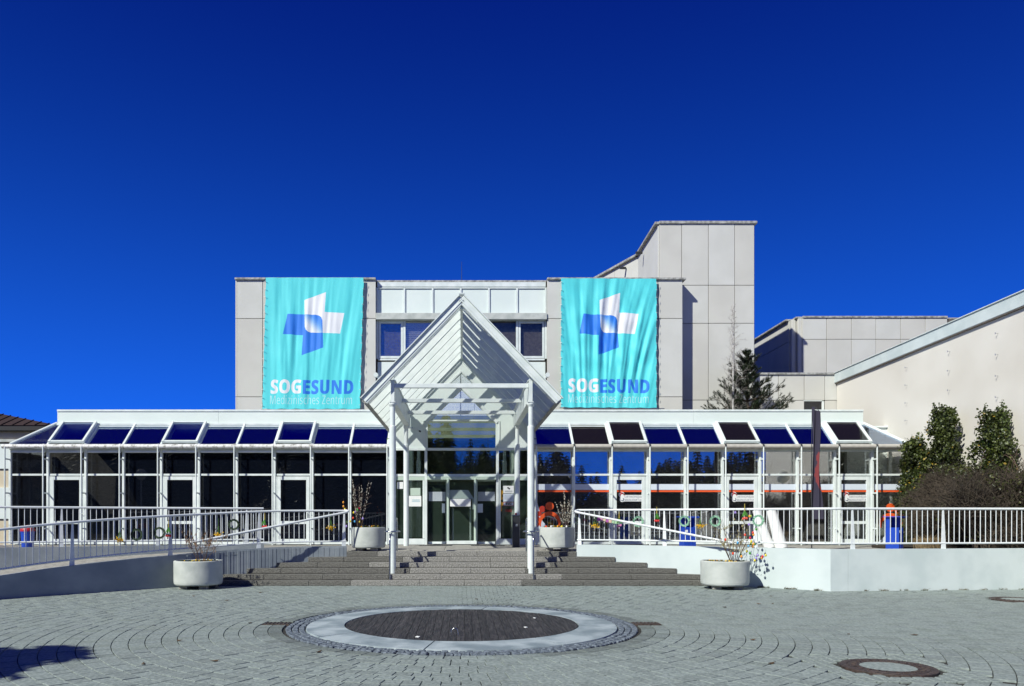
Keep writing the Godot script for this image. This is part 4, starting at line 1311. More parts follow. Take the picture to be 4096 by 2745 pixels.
func right_buildings() -> void:
	# low block between tower and cream wall
	var d := 32.0
	var o := thing("low_block", Vector3(14, 0, -d), "low panelled block with one dark window right of the pine", "building")
	var yt := wy(857, d)
	var x0 := wx(1726, d)
	var x1 := wx(1912, d) + 0.05
	var xs := [x0, wx(1779, d), wx(1838, d), wx(1885, d), x1]
	var ys := [0.2, wy(985, d), wy(915, d), yt]
	piece("core", Vector3((x0 + x1) * 0.5, yt * 0.5, -(d + 1.66)), Vector3(x1 - x0 - 0.02, yt - 0.02, 3.2), M.joint, o, 0.0)
	panels(o, xs, ys, d, 0.06, [[2, 1]])
	var wxm := wx(1860, d)
	var wn := Node3D.new()
	wn.name = "window"
	o.add_child(wn, true)
	wn.position = Vector3(wxm, ys[1], -d) - o.position
	var ww: float = xs[3] - xs[2]
	piece("pane", Vector3(wxm - 0.05, (ys[1] + ys[2]) * 0.5, -(d + 0.05)), Vector3(ww - 0.12, ys[2] - ys[1] - 0.06, 0.012), M.glass_dark, wn, 0.0)
	piece("frame", Vector3(xs[3] - 0.07, (ys[1] + ys[2]) * 0.5, -(d + 0.03)), Vector3(0.08, ys[2] - ys[1], 0.06), M.frame_white, wn)
	piece("frame", Vector3(wxm, ys[2] - 0.02, -(d + 0.03)), Vector3(ww, 0.035, 0.06), M.frame_white, wn)
	piece("coping", Vector3((x0 + x1) * 0.5 + 0.05, yt + 0.045, -(d + 0.2)), Vector3(x1 - x0 + 0.1, 0.09, 0.52), M.cap, o, 0.01)
	piece("flat_roof", Vector3((x0 + x1) * 0.5, yt - 0.0, -(d + 1.9)), Vector3(x1 - x0, 0.05, 2.8), M.cap, o, 0.0)

	# rear block: panelled front, and a left face half in the tower's shadow
	d = 35.3
	o = thing("rear_block", Vector3(20, 0, -d), "flat-roofed panelled block behind, partly in the tower's shadow", "building")
	yt = wy(727, d)
	var xw := wx(1815, d)
	var xf := wx(1834, d)
	xs = [xf]
	for p in [915.0, 1095.0, 1271.0, 1449.0, 1628.0, 1787.0]:
		xs.append(wx((2800 + p / 1.8056) / 1.7504, d))
	ys = [0.2, wy(853, d), wy((1100 + 465 / 1.8056) / 1.7504, d), yt]
	panels(o, xs, ys, d)
	var b := Mb.new()
	b.prism(PackedVector2Array([Vector2(xf + 0.02, d + 0.05), Vector2(xs[-1] + 4.0, d + 0.05), Vector2(xs[-1] + 4.0, 46), Vector2(xw + 0.07, 46), Vector2(xw + 0.07, d + 0.45)]), Transform3D(Basis(Vector3(1, 0, 0), Vector3(0, 0, -1), Vector3(0, 1, 0)), Vector3.ZERO), yt - 0.02)
	put("core", b, M.joint, o)
	piece("corner_pier", Vector3(xf - 0.08, yt * 0.5, -(d + 0.16)), Vector3(0.2, yt, 0.2), M.panel_warm, o, 0.02)
	piece("corner_pier", Vector3(xw + 0.10, yt * 0.5, -(d + 0.36)), Vector3(0.2, yt, 0.2), M.panel_warm, o, 0.02)
	for k in 4:
		for j in range(1, 3):
			piece("cladding_panel", Vector3(xw, (ys[j] + ys[j + 1]) * 0.5, -(d + 0.5 + 1.2 + k * 2.4)), Vector3(0.06, ys[j + 1] - ys[j] - 0.022, 2.378), M.panel, o, 0.004)
	piece("cladding_panel", Vector3(xs[-1] + 0.9, (ys[1] + yt) * 0.5, -(d + 0.33)), Vector3(1.5, yt - ys[1], 0.06), M.panel_warm, o, 0.004)
	for i in 3:
		var wc: float = (xs[-1] - xf) / 3.0
		piece("coping", Vector3(xf + wc * (i + 0.5), yt + 0.045, -(d + 0.2)), Vector3(wc - 0.006, 0.09, 0.5), M.cap, o, 0.01)
	piece("coping", Vector3(xs[-1] + 1.3, yt + 0.045, -(d + 0.5)), Vector3(2.2, 0.09, 0.5), M.cap, o, 0.01)
	piece("coping", Vector3(xf - 0.12, yt + 0.043, -(d + 0.30)), Vector3(0.30, 0.086, 0.46), M.cap, o, 0.01)
	piece("coping", Vector3(xw, yt + 0.040, -(d + 5.2)), Vector3(0.36, 0.08, 9.4), M.cap, o, 0.01)

	# cream side wing: its long wall runs toward the plaza
	o = thing("cream_wing", Vector3(15.6, 0, -24), "long plain cream rendered wall with a white roof edge right of the pavilion", "building")
	b = Mb.new()
	var w0 := 31.95
	var w1 := 13.0
	var h0 := 7.42
	var h1 := 7.85
	b.prism(PackedVector2Array([Vector2(-w0, 0), Vector2(-w0, h0), Vector2(-w1, h1), Vector2(-w1, 0)]), Transform3D(Basis(Vector3(0, 0, 1), Vector3(0, 1, 0), Vector3(1, 0, 0)), Vector3(15.62, 0, 0)), 9.0)
	put("wall", b, M.cream, o)
	var pitch := atan2(h1 - h0, w0 - w1)
	var fl := sqrt((w0 - w1) ** 2 + (h1 - h0) ** 2)
	var tilt := Basis(Vector3.RIGHT, -pitch)
	piece("roof_fascia", Vector3(15.60, (h0 + h1) * 0.5 + 0.12, -(w0 + w1) * 0.5), Vector3(0.16, 0.40, fl + 0.1), M.wall_white, o, 0.012, tilt)
	piece("roof_edge", Vector3(15.60, (h0 + h1) * 0.5 + 0.335, -(w0 + w1) * 0.5), Vector3(0.24, 0.03, fl + 0.14), M.frame_white, o, 0.008, tilt)
	piece("drip", Vector3(15.585, (h0 + h1) * 0.5 - 0.10, -(w0 + w1) * 0.5), Vector3(0.10, 0.03, fl), M.joint, o, 0.0, tilt)
	piece("roof", Vector3(20.2, 7.66, -(w0 + w1) * 0.5), Vector3(9.0, 0.2, fl), M.cap, o, 0.0, tilt)
	# wire-fixing brackets for climbing plants, in three upright rows
	for dd in [26.9, 24.55, 22.35]:
		for k in 9:
			var y: float = lerpf(h0, h1, (w0 - dd) / (w0 - w1)) - 0.55 - k * 0.62
			if y < 1.0: break
			var q := Mb.new()
			q.tube([Vector3(15.62, y, -dd), Vector3(15.53, y, -dd)], 0.007, 6)
			q.tube([Vector3(15.53, y - 0.025, -dd), Vector3(15.53, y + 0.03, -dd)], 0.008, 6)
			put("wire_bracket", q, M.steel, o)

func left_house() -> void:
	var d := 46.0
	var o := thing("neighbour_house", Vector3(-32, 0, -d), "cream rendered house with a dark brown hipped roof beyond the ramp", "house")
	var xr := wx(112, d)
	var xl := xr - 22.0
	var ye := wy(984, d)
	piece("wall", Vector3((xl + xr) * 0.5, ye * 0.5, -(d + 4.5)), Vector3(xr - xl, ye, 8.0), M.cream_house, o, 0.01)
	piece("wall_band", Vector3((xl + xr) * 0.5, wy(1042, d), -(d + 0.44)), Vector3(xr - xl - 0.02, 1.5, 0.1), M.attic_white, o, 0.01)
	piece("wall_band", Vector3((xl + xr) * 0.5, wy(1150, d), -(d + 0.44)), Vector3(xr - xl - 0.02, 1.9, 0.1), M.attic_white, o, 0.01)
	piece("string_course", Vector3((xl + xr) * 0.5, wy(1006, d), -(d + 0.40)), Vector3(xr - xl, 0.16, 0.2), M.planter, o, 0.01)
	piece("eaves", Vector3((xl + xr) * 0.5, ye + 0.16, -(d + 4.5)), Vector3(xr - xl + 0.9, 0.32, 8.9), M.black, o, 0.02)
	var b := Mb.new()
	var A := Vector3(xl - .5, ye + .32, -d); var B := Vector3(xr + .5, ye + .32, -d)
	var C := Vector3(xr + .5, ye + .32, -(d + 9)); var D := Vector3(xl - .5, ye + .32, -(d + 9))
	var R0 := Vector3(xl + 5, ye + 2.1, -(d + 4.5)); var R1 := Vector3(xr - 8.0, ye + 2.1, -(d + 4.5))
	var mid := Vector3((xl + xr) * .5, ye - 3, -(d + 4.5))
	b.qout(A, B, R1, R0, mid); b.qout(D, C, R1, R0, mid); b.out(B, C, R1, mid); b.out(A, D, R0, mid)
	put("roof", b, M.dark_roof, o)
	for k in 34:
		var t := k / 34.0
		var p := B.lerp(A, t)
		var topx: float = p.x
		var rr: Vector3
		if topx > R1.x:
			rr = B.lerp(R1, (B.x - topx) / (B.x - R1.x))
		elif topx < R0.x:
			rr = A.lerp(R0, (topx - A.x) / (R0.x - A.x))
		else:
			rr = Vector3(topx, R1.y, R1.z)
		if p.distance_to(rr) < 0.3: continue
		var s := Mb.new()
		s.tube([p + Vector3(0, .03, 0), rr + Vector3(0, .03, 0)], 0.035, 5)
		put("roof_seam", s, M.dark_roof, o)

# ------------------------------------------------------------------ banners
func raster(im: Image, pts: Array, col: Color) -> void:
	var idx := Geometry2D.triangulate_polygon(PackedVector2Array(pts))
	for i in range(0, idx.size(), 3):
		raster_tri(im, pts[idx[i]], pts[idx[i + 1]], pts[idx[i + 2]], col)

func raster_tri(im: Image, a: Vector2, b: Vector2, c: Vector2, col: Color) -> void:
	var y0 := maxi(0, int(floor(minf(a.y, minf(b.y, c.y)))))
	var y1 := mini(im.get_height() - 1, int(ceil(maxf(a.y, maxf(b.y, c.y)))))
	for y in range(y0, y1 + 1):
		var lo := 1e9
		var hi := -1e9
		var yy := y + 0.5
		for e in [[a, b], [b, c], [c, a]]:
			var p: Vector2 = e[0]; var q: Vector2 = e[1]
			if (p.y <= yy and q.y > yy) or (q.y <= yy and p.y > yy):
				var x := p.x + (yy - p.y) / (q.y - p.y) * (q.x - p.x)
				lo = minf(lo, x); hi = maxf(hi, x)
		if hi > lo:
			var xa := maxi(0, int(round(lo)))
			var xb := mini(im.get_width(), int(round(hi)))
			if xb > xa:
				im.fill_rect(Rect2i(xa, y, xb - xa, 1), col)

func raster_text(im: Image, s: String, r: Rect2, bold: bool, colour: Callable) -> void:
	# letters from the font's outlines, stretched to fill the rectangle (capitals and descenders alike)
	var whole := text_mesh(s, 1.0, bold, null, 0.0, not bold)
	var box := whole.get_aabb()
	var arr := whole.surface_get_arrays(0)
	var v: PackedVector3Array = arr[Mesh.ARRAY_VERTEX]
	var ix = arr[Mesh.ARRAY_INDEX]
	var n: int = ix.size() if ix and ix.size() else v.size()
	for i in range(0, n, 3):
		var p := []
		for k in 3:
			var q: Vector3 = v[ix[i + k]] if ix and ix.size() else v[i + k]
			p.append(Vector2(r.position.x + (q.x - box.position.x) / box.size.x * r.size.x, r.position.y + (1.0 - (q.y - box.position.y) / box.size.y) * r.size.y))
		raster_tri(im, p[0], p[1], p[2], colour.call((p[0].x + p[1].x + p[2].x) / 3.0))

func banner_print() -> ImageTexture:
	# 680 x 912 pixels of print; coordinates measured on the cloth
	var W := 680
	var H := 912
	var im := Image.create(W, H, false, Image.FORMAT_RGB8)
	var teal := lin(.085, .65, .70)
	im.fill(teal)
	var white := lin(.74, .76, .80)
	var blue := lin(.018, .19, .74)
	# from the studied picture: cloth 1020 x 1368 units, offset by 42 units of lean
	var P := func(x: float, y: float) -> Vector2:
		var v := (y - 85.0) / 1368.0
		return Vector2((x - (430.0 - 42.0 * v)) / 1020.0 * W, v * H)
	var wp := []
	for q in [[830, 318], [1057, 236], [1043, 443], [1249, 455], [1203, 667], [900, 658], [868, 648], [846, 628], [835, 598]]:
		wp.append(P.call(q[0], q[1]))
	var bp := []
	for q in [[655, 463], [955, 473], [985, 481], [1008, 500], [1020, 530], [1028, 813], [802, 895], [815, 685], [607, 673]]:
		bp.append(P.call(q[0], q[1]))
	raster(im, bp, blue)
	raster(im, wp, white)
	# where the two cross the ink changes from one to the other
	var A := PackedVector2Array(wp)
	var B := PackedVector2Array(bp)
	var both := Geometry2D.intersect_polygons(A, B)
	for poly in both:
		var c0: Vector2 = P.call(850, 640)
		var c1: Vector2 = P.call(1010, 490)
		var dir := c1 - c0
		var lo := Vector2(1e9, 1e9)
		var hi := Vector2(-1e9, -1e9)
		for p in poly:
			lo = lo.min(p); hi = hi.max(p)
		for y in range(int(lo.y), int(hi.y) + 1):
			for x in range(int(lo.x), int(hi.x) + 1):
				if Geometry2D.is_point_in_polygon(Vector2(x + .5, y + .5), poly):
					var t := clampf((Vector2(x, y) - c0).dot(dir) / dir.length_squared() * 1.5 - 0.28, 0.0, 1.0)
					im.set_pixel(x, y, white.lerp(blue, t * t * (3 - 2 * t)))
	var t0: Vector2 = P.call(478, 1146)
	var t1: Vector2 = P.call(1338, 1296)
	raster_text(im, "SOG", Rect2(t0.x, t0.y, (t1.x - t0.x) * .372, t1.y - t0.y), true, func(_x): return white)
	raster_text(im, "ESUND", Rect2(t0.x + (t1.x - t0.x) * .392, t0.y + 3, (t1.x - t0.x) * .608, t1.y - t0.y), true, func(_x): return blue)
	t0 = P.call(472, 1308)
	t1 = P.call(1324, 1404)
	raster_text(im, "Medizinisches Zentrum", Rect2(t0.x, t0.y, t1.x - t0.x, t1.y - t0.y), false, func(_x): return teal.lerp(white, .72))
	return ImageTexture.create_from_image(im)

func banners() -> void:
	var bm := mat("banner_cloth", Color(1, 1, 1), 0.62)
	bm.albedo_texture = banner_print()
	bm.texture_repeat = false
	var d := UD - 0.12
	make_banner(bm, [Vector2(608, 635), Vector2(831, 635), Vector2(599.5, 935), Vector2(822.5, 935)], d, 1.0, 11, "turquoise banner with blue and white cross hung at the upper storey's outer end, slanting", -9.0)
	make_banner(bm, [Vector2(1282.6, 636.5), Vector2(1499.7, 637.5), Vector2(1281, 931), Vector2(1499.7, 932.6)], d, 1.6, 23, "turquoise banner with blue and white cross, deeply creased, beside the tower", 5.0)

func make_banner(m: Material, c: Array, d: float, amp: float, sd: int, label: String, lean: float) -> void:
	var P := func(q: Vector2) -> Vector3: return Vector3(wx(q.x, d), wy(q.y, d), -d)
	var tl: Vector3 = P.call(c[0]); var tr: Vector3 = P.call(c[1]); var bl: Vector3 = P.call(c[2]); var br: Vector3 = P.call(c[3])
	var o := thing("banner", tl, label, "banner", "banners on the upper storey")
	var f := FastNoiseLite.new()
	f.seed = sd
	f.frequency = 1.0
	f.fractal_octaves = 2
	var nx := 110
	var ny := 90
	var pos := []
	for j in ny + 1:
		var v := float(j) / ny
		var row := []
		for i in nx + 1:
			var u := float(i) / nx
			var p: Vector3 = tl.lerp(tr, u).lerp(bl.lerp(br, u), v)
			# folds run down from the fixings and drift sideways
			var hang := sin(PI * clampf(v * 0.92 + 0.04, 0, 1))
			var s := u * 4.6 + v * (1.1 if amp > 1.3 else 0.35) * (u - 0.3) * 3.0
			var fold := f.get_noise_2d(s, v * 0.7) * 0.17 + f.get_noise_2d(s * 2.6 + 9.0, v * 1.1 + 4.0) * 0.045
			var diag := f.get_noise_2d(u * 3.0 - v * 3.5 + 20.0, u * 2.0 + v * 1.2) * 0.10
			var near_edge := 0.35 + 0.65 * minf(1.0, minf(u, 1.0 - u) * 6.0)
			var sideways := 0.012 * sin(v * 55.0 + sd) * (1.0 if u < 0.02 or u > 0.98 else 0.0)
			p.z += (fold + diag * (amp - 0.6)) * amp * 0.46 * (0.28 + 0.72 * hang) * near_edge + 0.03
			p.z = maxf(p.z, -(UD - 0.006))
			p.x += sideways
			p.y += 0.012 * sin(u * 40.0) * (1.0 if j == ny else 0.0)
			row.append([p, Vector2(u, v)])
		pos.append(row)
	var b := Mb.new()
	var nrm := []
	for j in ny + 1:
		var row := []
		for i in nx + 1:
			var dx: Vector3 = pos[j][mini(i + 1, nx)][0] - pos[j][maxi(i - 1, 0)][0]
			var dy: Vector3 = pos[mini(j + 1, ny)][i][0] - pos[maxi(j - 1, 0)][i][0]
			row.append(dy.cross(dx).normalized())
		nrm.append(row)
	for j in ny:
		for i in nx:
			for t in [[[j, i], [j, i + 1], [j + 1, i + 1]], [[j, i], [j + 1, i + 1], [j + 1, i]]]:
				for q in t:
					b.v.append(pos[q[0]][q[1]][0]); b.n.append(nrm[q[0]][q[1]]); b.u.append(pos[q[0]][q[1]][1]); b.c.append(Color.WHITE)
	put("cloth", b, m, o)
	# eyelets and lashings along both edges
	for k in 17:
		var v := (k + 0.5) / 17.0
		for u in [0.0, 1.0]:
			var p: Vector3 = tl.lerp(tr, u).lerp(bl.lerp(br, u), v)
			var q := Mb.new()
			q.tube([p + Vector3(-0.03 if u > 0.5 else 0.03, 0, 0.10), p + Vector3(0.05 if u > 0.5 else -0.05, 0.0, 0.03)], 0.010, 5)
			put("lashing", q, M.sign_white, o)
	var bar := Mb.new()
	bar.tube([bl + Vector3(-0.05, -0.03, 0.05), br + Vector3(0.32 if amp > 1.3 else 0.05, -0.03, 0.05)], 0.018, 8)
	put("bottom_bar", bar, M.steel, o)

# ------------------------------------------------------------------ railings
func along(line: Array, tops: Array, s: float) -> Vector3:
	var acc := 0.0
	for i in line.size() - 1:
		var l: float = line[i].distance_to(line[i + 1])
		if s <= acc + l or i == line.size() - 2:
			var t := (s - acc) / l
			var p: Vector2 = line[i].lerp(line[i + 1], t)
			return Vector3(p.x, lerpf(tops[i], tops[i + 1], t), -p.y)
		acc += l
	return Vector3.ZERO

func total(line: Array) -> float:
	var acc := 0.0
	for i in line.size() - 1:
		acc += line[i].distance_to(line[i + 1])
	return acc

func railing(line: Array, tops: Array, h: float, gap: float, every: float, label: String, first_post := 0.3) -> Node3D:
	var o := thing("railing", Vector3(line[0].x, tops[0], -line[0].y), label, "railing", "white picket railings")
	var len := total(line)
	var top := []
	var low := []
	var n := int(len / 0.25) + 1
	for i in n + 1:
		var p := along(line, tops, len * i / n)
		top.append(p + Vector3(0, h, 0))
		low.append(p + Vector3(0, 0.13, 0))
	var b := Mb.new()
	b.tube(top, 0.030, 10)
	put("top_rail", b, M.rail_white, o)
	b = Mb.new()
	b.tube(low, 0.022, 8)
	put("bottom_rail", b, M.rail_white, o)
	var pk := Mb.new()
	pk.tube([Vector3(0, 0.145, 0), Vector3(0, h - 0.02, 0)], 0.0095, 6, false)
	var pm := pk.mesh(M.rail_white)
	var ps := Mb.new()
	ps.prism(PackedVector2Array([Vector2(-0.055, -0.01), Vector2(-0.030, h - 0.02), Vector2(0.005, h - 0.02), Vector2(0.055, -0.01)]), T(0, 0, -0.012), 0.024)
	var psm := ps.mesh(M.rail_white)
	var next := first_post
	var s := gap * 0.5
	while s < len:
		var p := along(line, tops, s)
		var ahead := along(line, tops, minf(s + 0.05, len))
		var turn := Basis(Vector3.UP, atan2(-(ahead.z - p.z), ahead.x - p.x)) if s + 0.05 < len else Basis()
		if s >= next:
			inst("post", psm, o, Transform3D(turn, p - o.position))
			next += every
		else:
			inst("picket", pm, o, Transform3D(turn * Basis(Vector3(0, 0, 1), rng.randf_range(-.006, .006)), p - o.position))
		s += gap
	return o

func inset(line: Array, by: float) -> Array:
	var r := []
	for i in line.size():
		var dir: Vector2 = (line[mini(i + 1, line.size() - 1)] - line[maxi(i - 1, 0)]).normalized()
		var nn := Vector2(-dir.y, dir.x)
		if nn.y < 0: nn = -nn
		r.append(line[i] + nn * by)
	return r

func filled(n: int, v: float) -> Array:
	var r := []
	for i in n: r.append(v)
	return r

func railings() -> void:
	var rl := inset(right_line, 0.1)
	railing(rl, filled(rl.size(), 0.98), 0.95, 0.135, 2.3, "white picket railing hung with wreaths above the white wall", 0.0)
	var ll := inset(left_line, 0.1)
	railing(ll, left_top, 0.97, 0.135, 2.3, "white picket railing sloping down along the outer ramp wall", 0.0)
	var bk := inset(back_line, 0.1)
	railing(bk, filled(bk.size(), 0.98), 1.0, 0.135, 2.3, "white picket railing on the inner ramp wall before the dark panes", 0.4)
	# sloping wall handrails beside the steps
	for s in [-1.0, 1.0]:
		var a := Vector3(s * 3.20, 1.86, -20.98)
		var b := Vector3(s * 6.75, 1.09, -19.05 if s > 0 else -19.0)
		var o := thing("wall_handrail", Vector3(s * 3.2, 0.98, -21.0), "sloping white tube handrail beside the steps on the %s" % ("ramp side" if s < 0 else "egg planter side"), "handrail", "sloping wall handrails")
		var m := Mb.new()
		m.tube(arc(Vector3(s * 3.22, 1.925, -21.16), Vector3(s * 3.02, 1.90, -21.05), a, 5) + [a.lerp(b, 0.35) + Vector3(0, 0, -0.05), a.lerp(b, 0.7) + Vector3(0, 0, -0.03), b], 0.030, 10)
		put("tube", m, M.rail_white, o)
		for t in [0.32, 0.62, 0.9]:
			var p := a.lerp(b, t)
			var q := Mb.new()
			q.tube([p + Vector3(0, -0.01, -0.03), p + Vector3(0, -0.09, -0.06), p + Vector3(0.0, -0.12, -0.14)], 0.011, 6)
			put("bracket", q, M.rail_white, o)

# ------------------------------------------------------------------ fountain cover, drains, manholes
func fountain() -> void:
	var o := thing("fountain_basin", CEN, "round concrete fountain basin covered with dark boards and ringed with setts", "fountain")
	# concrete rim in eight segments
	for k in 8:
		var b := Mb.new()
		var n := 10
		var a0 := TAU * (k + 0.006) / 8.0 + 0.2
		var a1 := TAU * (k + 0.994) / 8.0 + 0.2
		for i in n:
			var p := lerpf(a0, a1, float(i) / n)
			var q := lerpf(a0, a1, float(i + 1) / n)
			var P := func(a: float, r: float, y: float) -> Vector3: return CEN + Vector3(sin(a) * r, y, -cos(a) * r)
			var mid: Vector3 = P.call((p + q) * 0.5, 2.15, -0.04)
			b.qout(P.call(p, 1.86, .030), P.call(q, 1.86, .030), P.call(q, 2.44, .012), P.call(p, 2.44, .012), mid)
			b.qout(P.call(p, 2.44, .012), P.call(q, 2.44, .012), P.call(q, 2.455, -.04), P.call(p, 2.455, -.04), mid)
			b.qout(P.call(p, 1.86, .030), P.call(q, 1.86, .030), P.call(q, 1.85, -.06), P.call(p, 1.85, -.06), mid)
			if i == 0: b.qout(P.call(p, 1.85, -.06), P.call(p, 1.86, .03), P.call(p, 2.44, .012), P.call(p, 2.455, -.04), mid)
			if i == n - 1: b.qout(P.call(q, 1.85, -.06), P.call(q, 1.86, .03), P.call(q, 2.44, .012), P.call(q, 2.455, -.04), mid)
		put("rim_segment", b, M.basin, o)
	# setts: three rows
	var sh := []
	for i in 3:
		var s := Mb.new()
		s.box(Transform3D(), Vector3(0.085 + 0.008 * i, 0.05, 0.085), 0.010)
		sh.append(s.mesh(M.sett))
	var all := []
	for row in 3:
		var r := 2.51 + row * 0.098
		var n := int(TAU * r / 0.105)
		for k in n:
			var a := TAU * (k + 0.5 * (row % 2) + rng.randf_range(-.1, .1)) / n
			all.append([a, r + rng.randf_range(-.006, .006)])
	all.sort_custom(func(p, q): return cos(p[0]) < cos(q[0]))
	var rest := Mb.new()
	for i in all.size():
		var a: float = all[i][0]
		var t := Transform3D(Basis(Vector3.UP, -a + rng.randf_range(-.08, .08)) * Basis(Vector3.RIGHT, rng.randf_range(-.05, .05)), Vector3(sin(a) * all[i][1], -0.018 + rng.randf_range(-.005, .005), -cos(a) * all[i][1]))
		if i < 300:
			inst("sett", sh[i % 3], o, t)
		else:
			rest.box(Transform3D(t.basis, t.origin + CEN), Vector3(0.09, 0.05, 0.085), 0.010)
	put("setts", rest, M.sett, o).set_meta("kind", "stuff")
	# boards laid fore and aft, cut to the circle
	var w := 0.118
	var nb := int(ceil(1.84 * 2 / w))
	for k in nb:
		var x0 := -1.84 + k * w
		var x1 := minf(x0 + w - 0.005, 1.835)
		var poly := PackedVector2Array()
		for e in [1.0, -1.0]:
			for i in 5:
				var x := lerpf(x0, x1, i / 4.0 if e > 0 else 1.0 - i / 4.0)
				poly.append(Vector2(x, e * sqrt(maxf(1.84 * 1.84 - x * x, 0.0004))))
		var b := Mb.new()
		b.prism(poly, Transform3D(Basis(Vector3(1, 0, 0), Vector3(0, 0, -1), Vector3(0, 1, 0)), CEN + Vector3(0, -0.01 + rng.randf_range(-.003, .003), 0)), 0.035)
		put("board", b, M["plank_%d" % (rng.randi() % 4)], o)
	# steel staple handle, and bits of litter
	var h := Mb.new()
	h.tube([CEN + Vector3(-.15, .02, 1.42), CEN + Vector3(-.145, .10, 1.42)] + arc(CEN + Vector3(-.14, .12, 1.42), CEN + Vector3(-.10, .17, 1.42), CEN + Vector3(-.06, .12, 1.42), 5) + [CEN + Vector3(-.05, .02, 1.42)], 0.008, 6)
	put("lifting_handle", h, M.steel, o)
	for p in [[.98, .55], [1.22, -.55], [-.62, 1.5]]:
		var l := thing("paper_scrap", CEN + Vector3(p[0], 0.032, p[1]), "tiny white scrap of litter on the dark fountain boards", "litter", "litter on the fountain boards")
		var q := Mb.new()
		q.box(Transform3D(Basis(Vector3.UP, p[0]) * Basis(Vector3.RIGHT, .2), CEN + Vector3(p[0], 0.036, p[1])), Vector3(.06, .008, .04), .002)
		put("scrap", q, M.sign_white, l)
	for s in [-1.0, 1.0]:
		var g := thing("drain_grate", Vector3(s * 2.99, 0, -12.45), "rusty drain grate set in the paving on the fountain's %s side" % ("ramp" if s < 0 else "manhole"), "grate", "fountain drain grates")
		piece("frame", Vector3(s * 2.99, -0.014, -12.45), Vector3(0.44, 0.03, 0.24), M.iron, g, 0.004)
		for k in 7:
			piece("bar", Vector3(s * 2.99 - 0.18 + k * 0.06, 0.004, -12.45), Vector3(0.03, 0.012, 0.20), M.iron, g, 0.003)

func dead_leaves() -> void:
	for i in 26:
		var x := rng.randf_range(-6.5, 7.0)
		var d := rng.randf_range(8.3, 18.0)
		if Vector2(x, d - 12.3).length() < 3.0 or Vector2(x - 4.87, d - 8.77).length() < 1.0: continue
		var o := thing("dead_leaf", Vector3(x, .003, -d), "small curled dead leaf lying on the ring paving", "leaf", "dead leaves on the plaza")
		var b := Mb.new()
		var s := rng.randf_range(.035, .07)
		var f := Basis(Vector3.UP, rng.randf() * TAU)
		var c := Vector3(x, .005, -d)
		var k := rng.randf_range(.5, 1.2)
		b.tint = Color(.10 * k, .06 * k, .03 * k)
		var p := [f * Vector3(-s, .012, 0), f * Vector3(-s * .2, 0, s * .5), f * Vector3(s, .018, 0), f * Vector3(-s * .2, .002, -s * .5)]
		b.tri(c + p[0], c + p[1], c + p[2]); b.tri(c + p[0], c + p[2], c + p[3])
		put("blade", b, M.twiggy, o)

func manholes() -> void:
	for q in [[Vector3(4.87, 0, -8.77), "round manhole cover with concrete middle set in a square of small setts"], [Vector3(11.65, 0, -16.1), "round manhole cover set straight in the paving before the long white wall"]]:
		var c: Vector3 = q[0]
		var o := thing("manhole", c, q[1], "manhole", "plaza manholes")
		var b := Mb.new()
		b.lathe(c, [Vector2(.50, -.04), Vector2(.50, .004), Vector2(.495, .010), Vector2(.43, .010), Vector2(.425, .002), Vector2(.415, .002), Vector2(.41, .010), Vector2(.30, .012), Vector2(.295, .004)], 48)
		put("iron_ring", b, M.iron, o)
		b = Mb.new()
		b.lathe(c, [Vector2(.293, -.03), Vector2(.293, .007), Vector2(0, .010)], 40)
		put("concrete_infill", b, M.block_2, o)
		for k in 24:
			var a := TAU * k / 24.0
			piece("iron_stud", c + Vector3(cos(a) * .355, .014, sin(a) * .355), Vector3(.05, .010, .028), M.iron, o, .003, Basis(Vector3.UP, -a))
		if c.z > -10:
			var sh := Mb.new()
			sh.box(Transform3D(), Vector3(.108, .05, .108), .010)
			var sm := sh.mesh(M.block_0)
			for i in 13:
				for j in 13:
					var p := Vector3(-.72 + i * .12, -.022 + rng.randf_range(-.004, .004), -.72 + j * .12)
					if Vector2(p.x, p.z).length() < .565: continue
					inst("sett", sm, o, Transform3D(Basis(Vector3.UP, rng.randf_range(-.06, .06)), p))

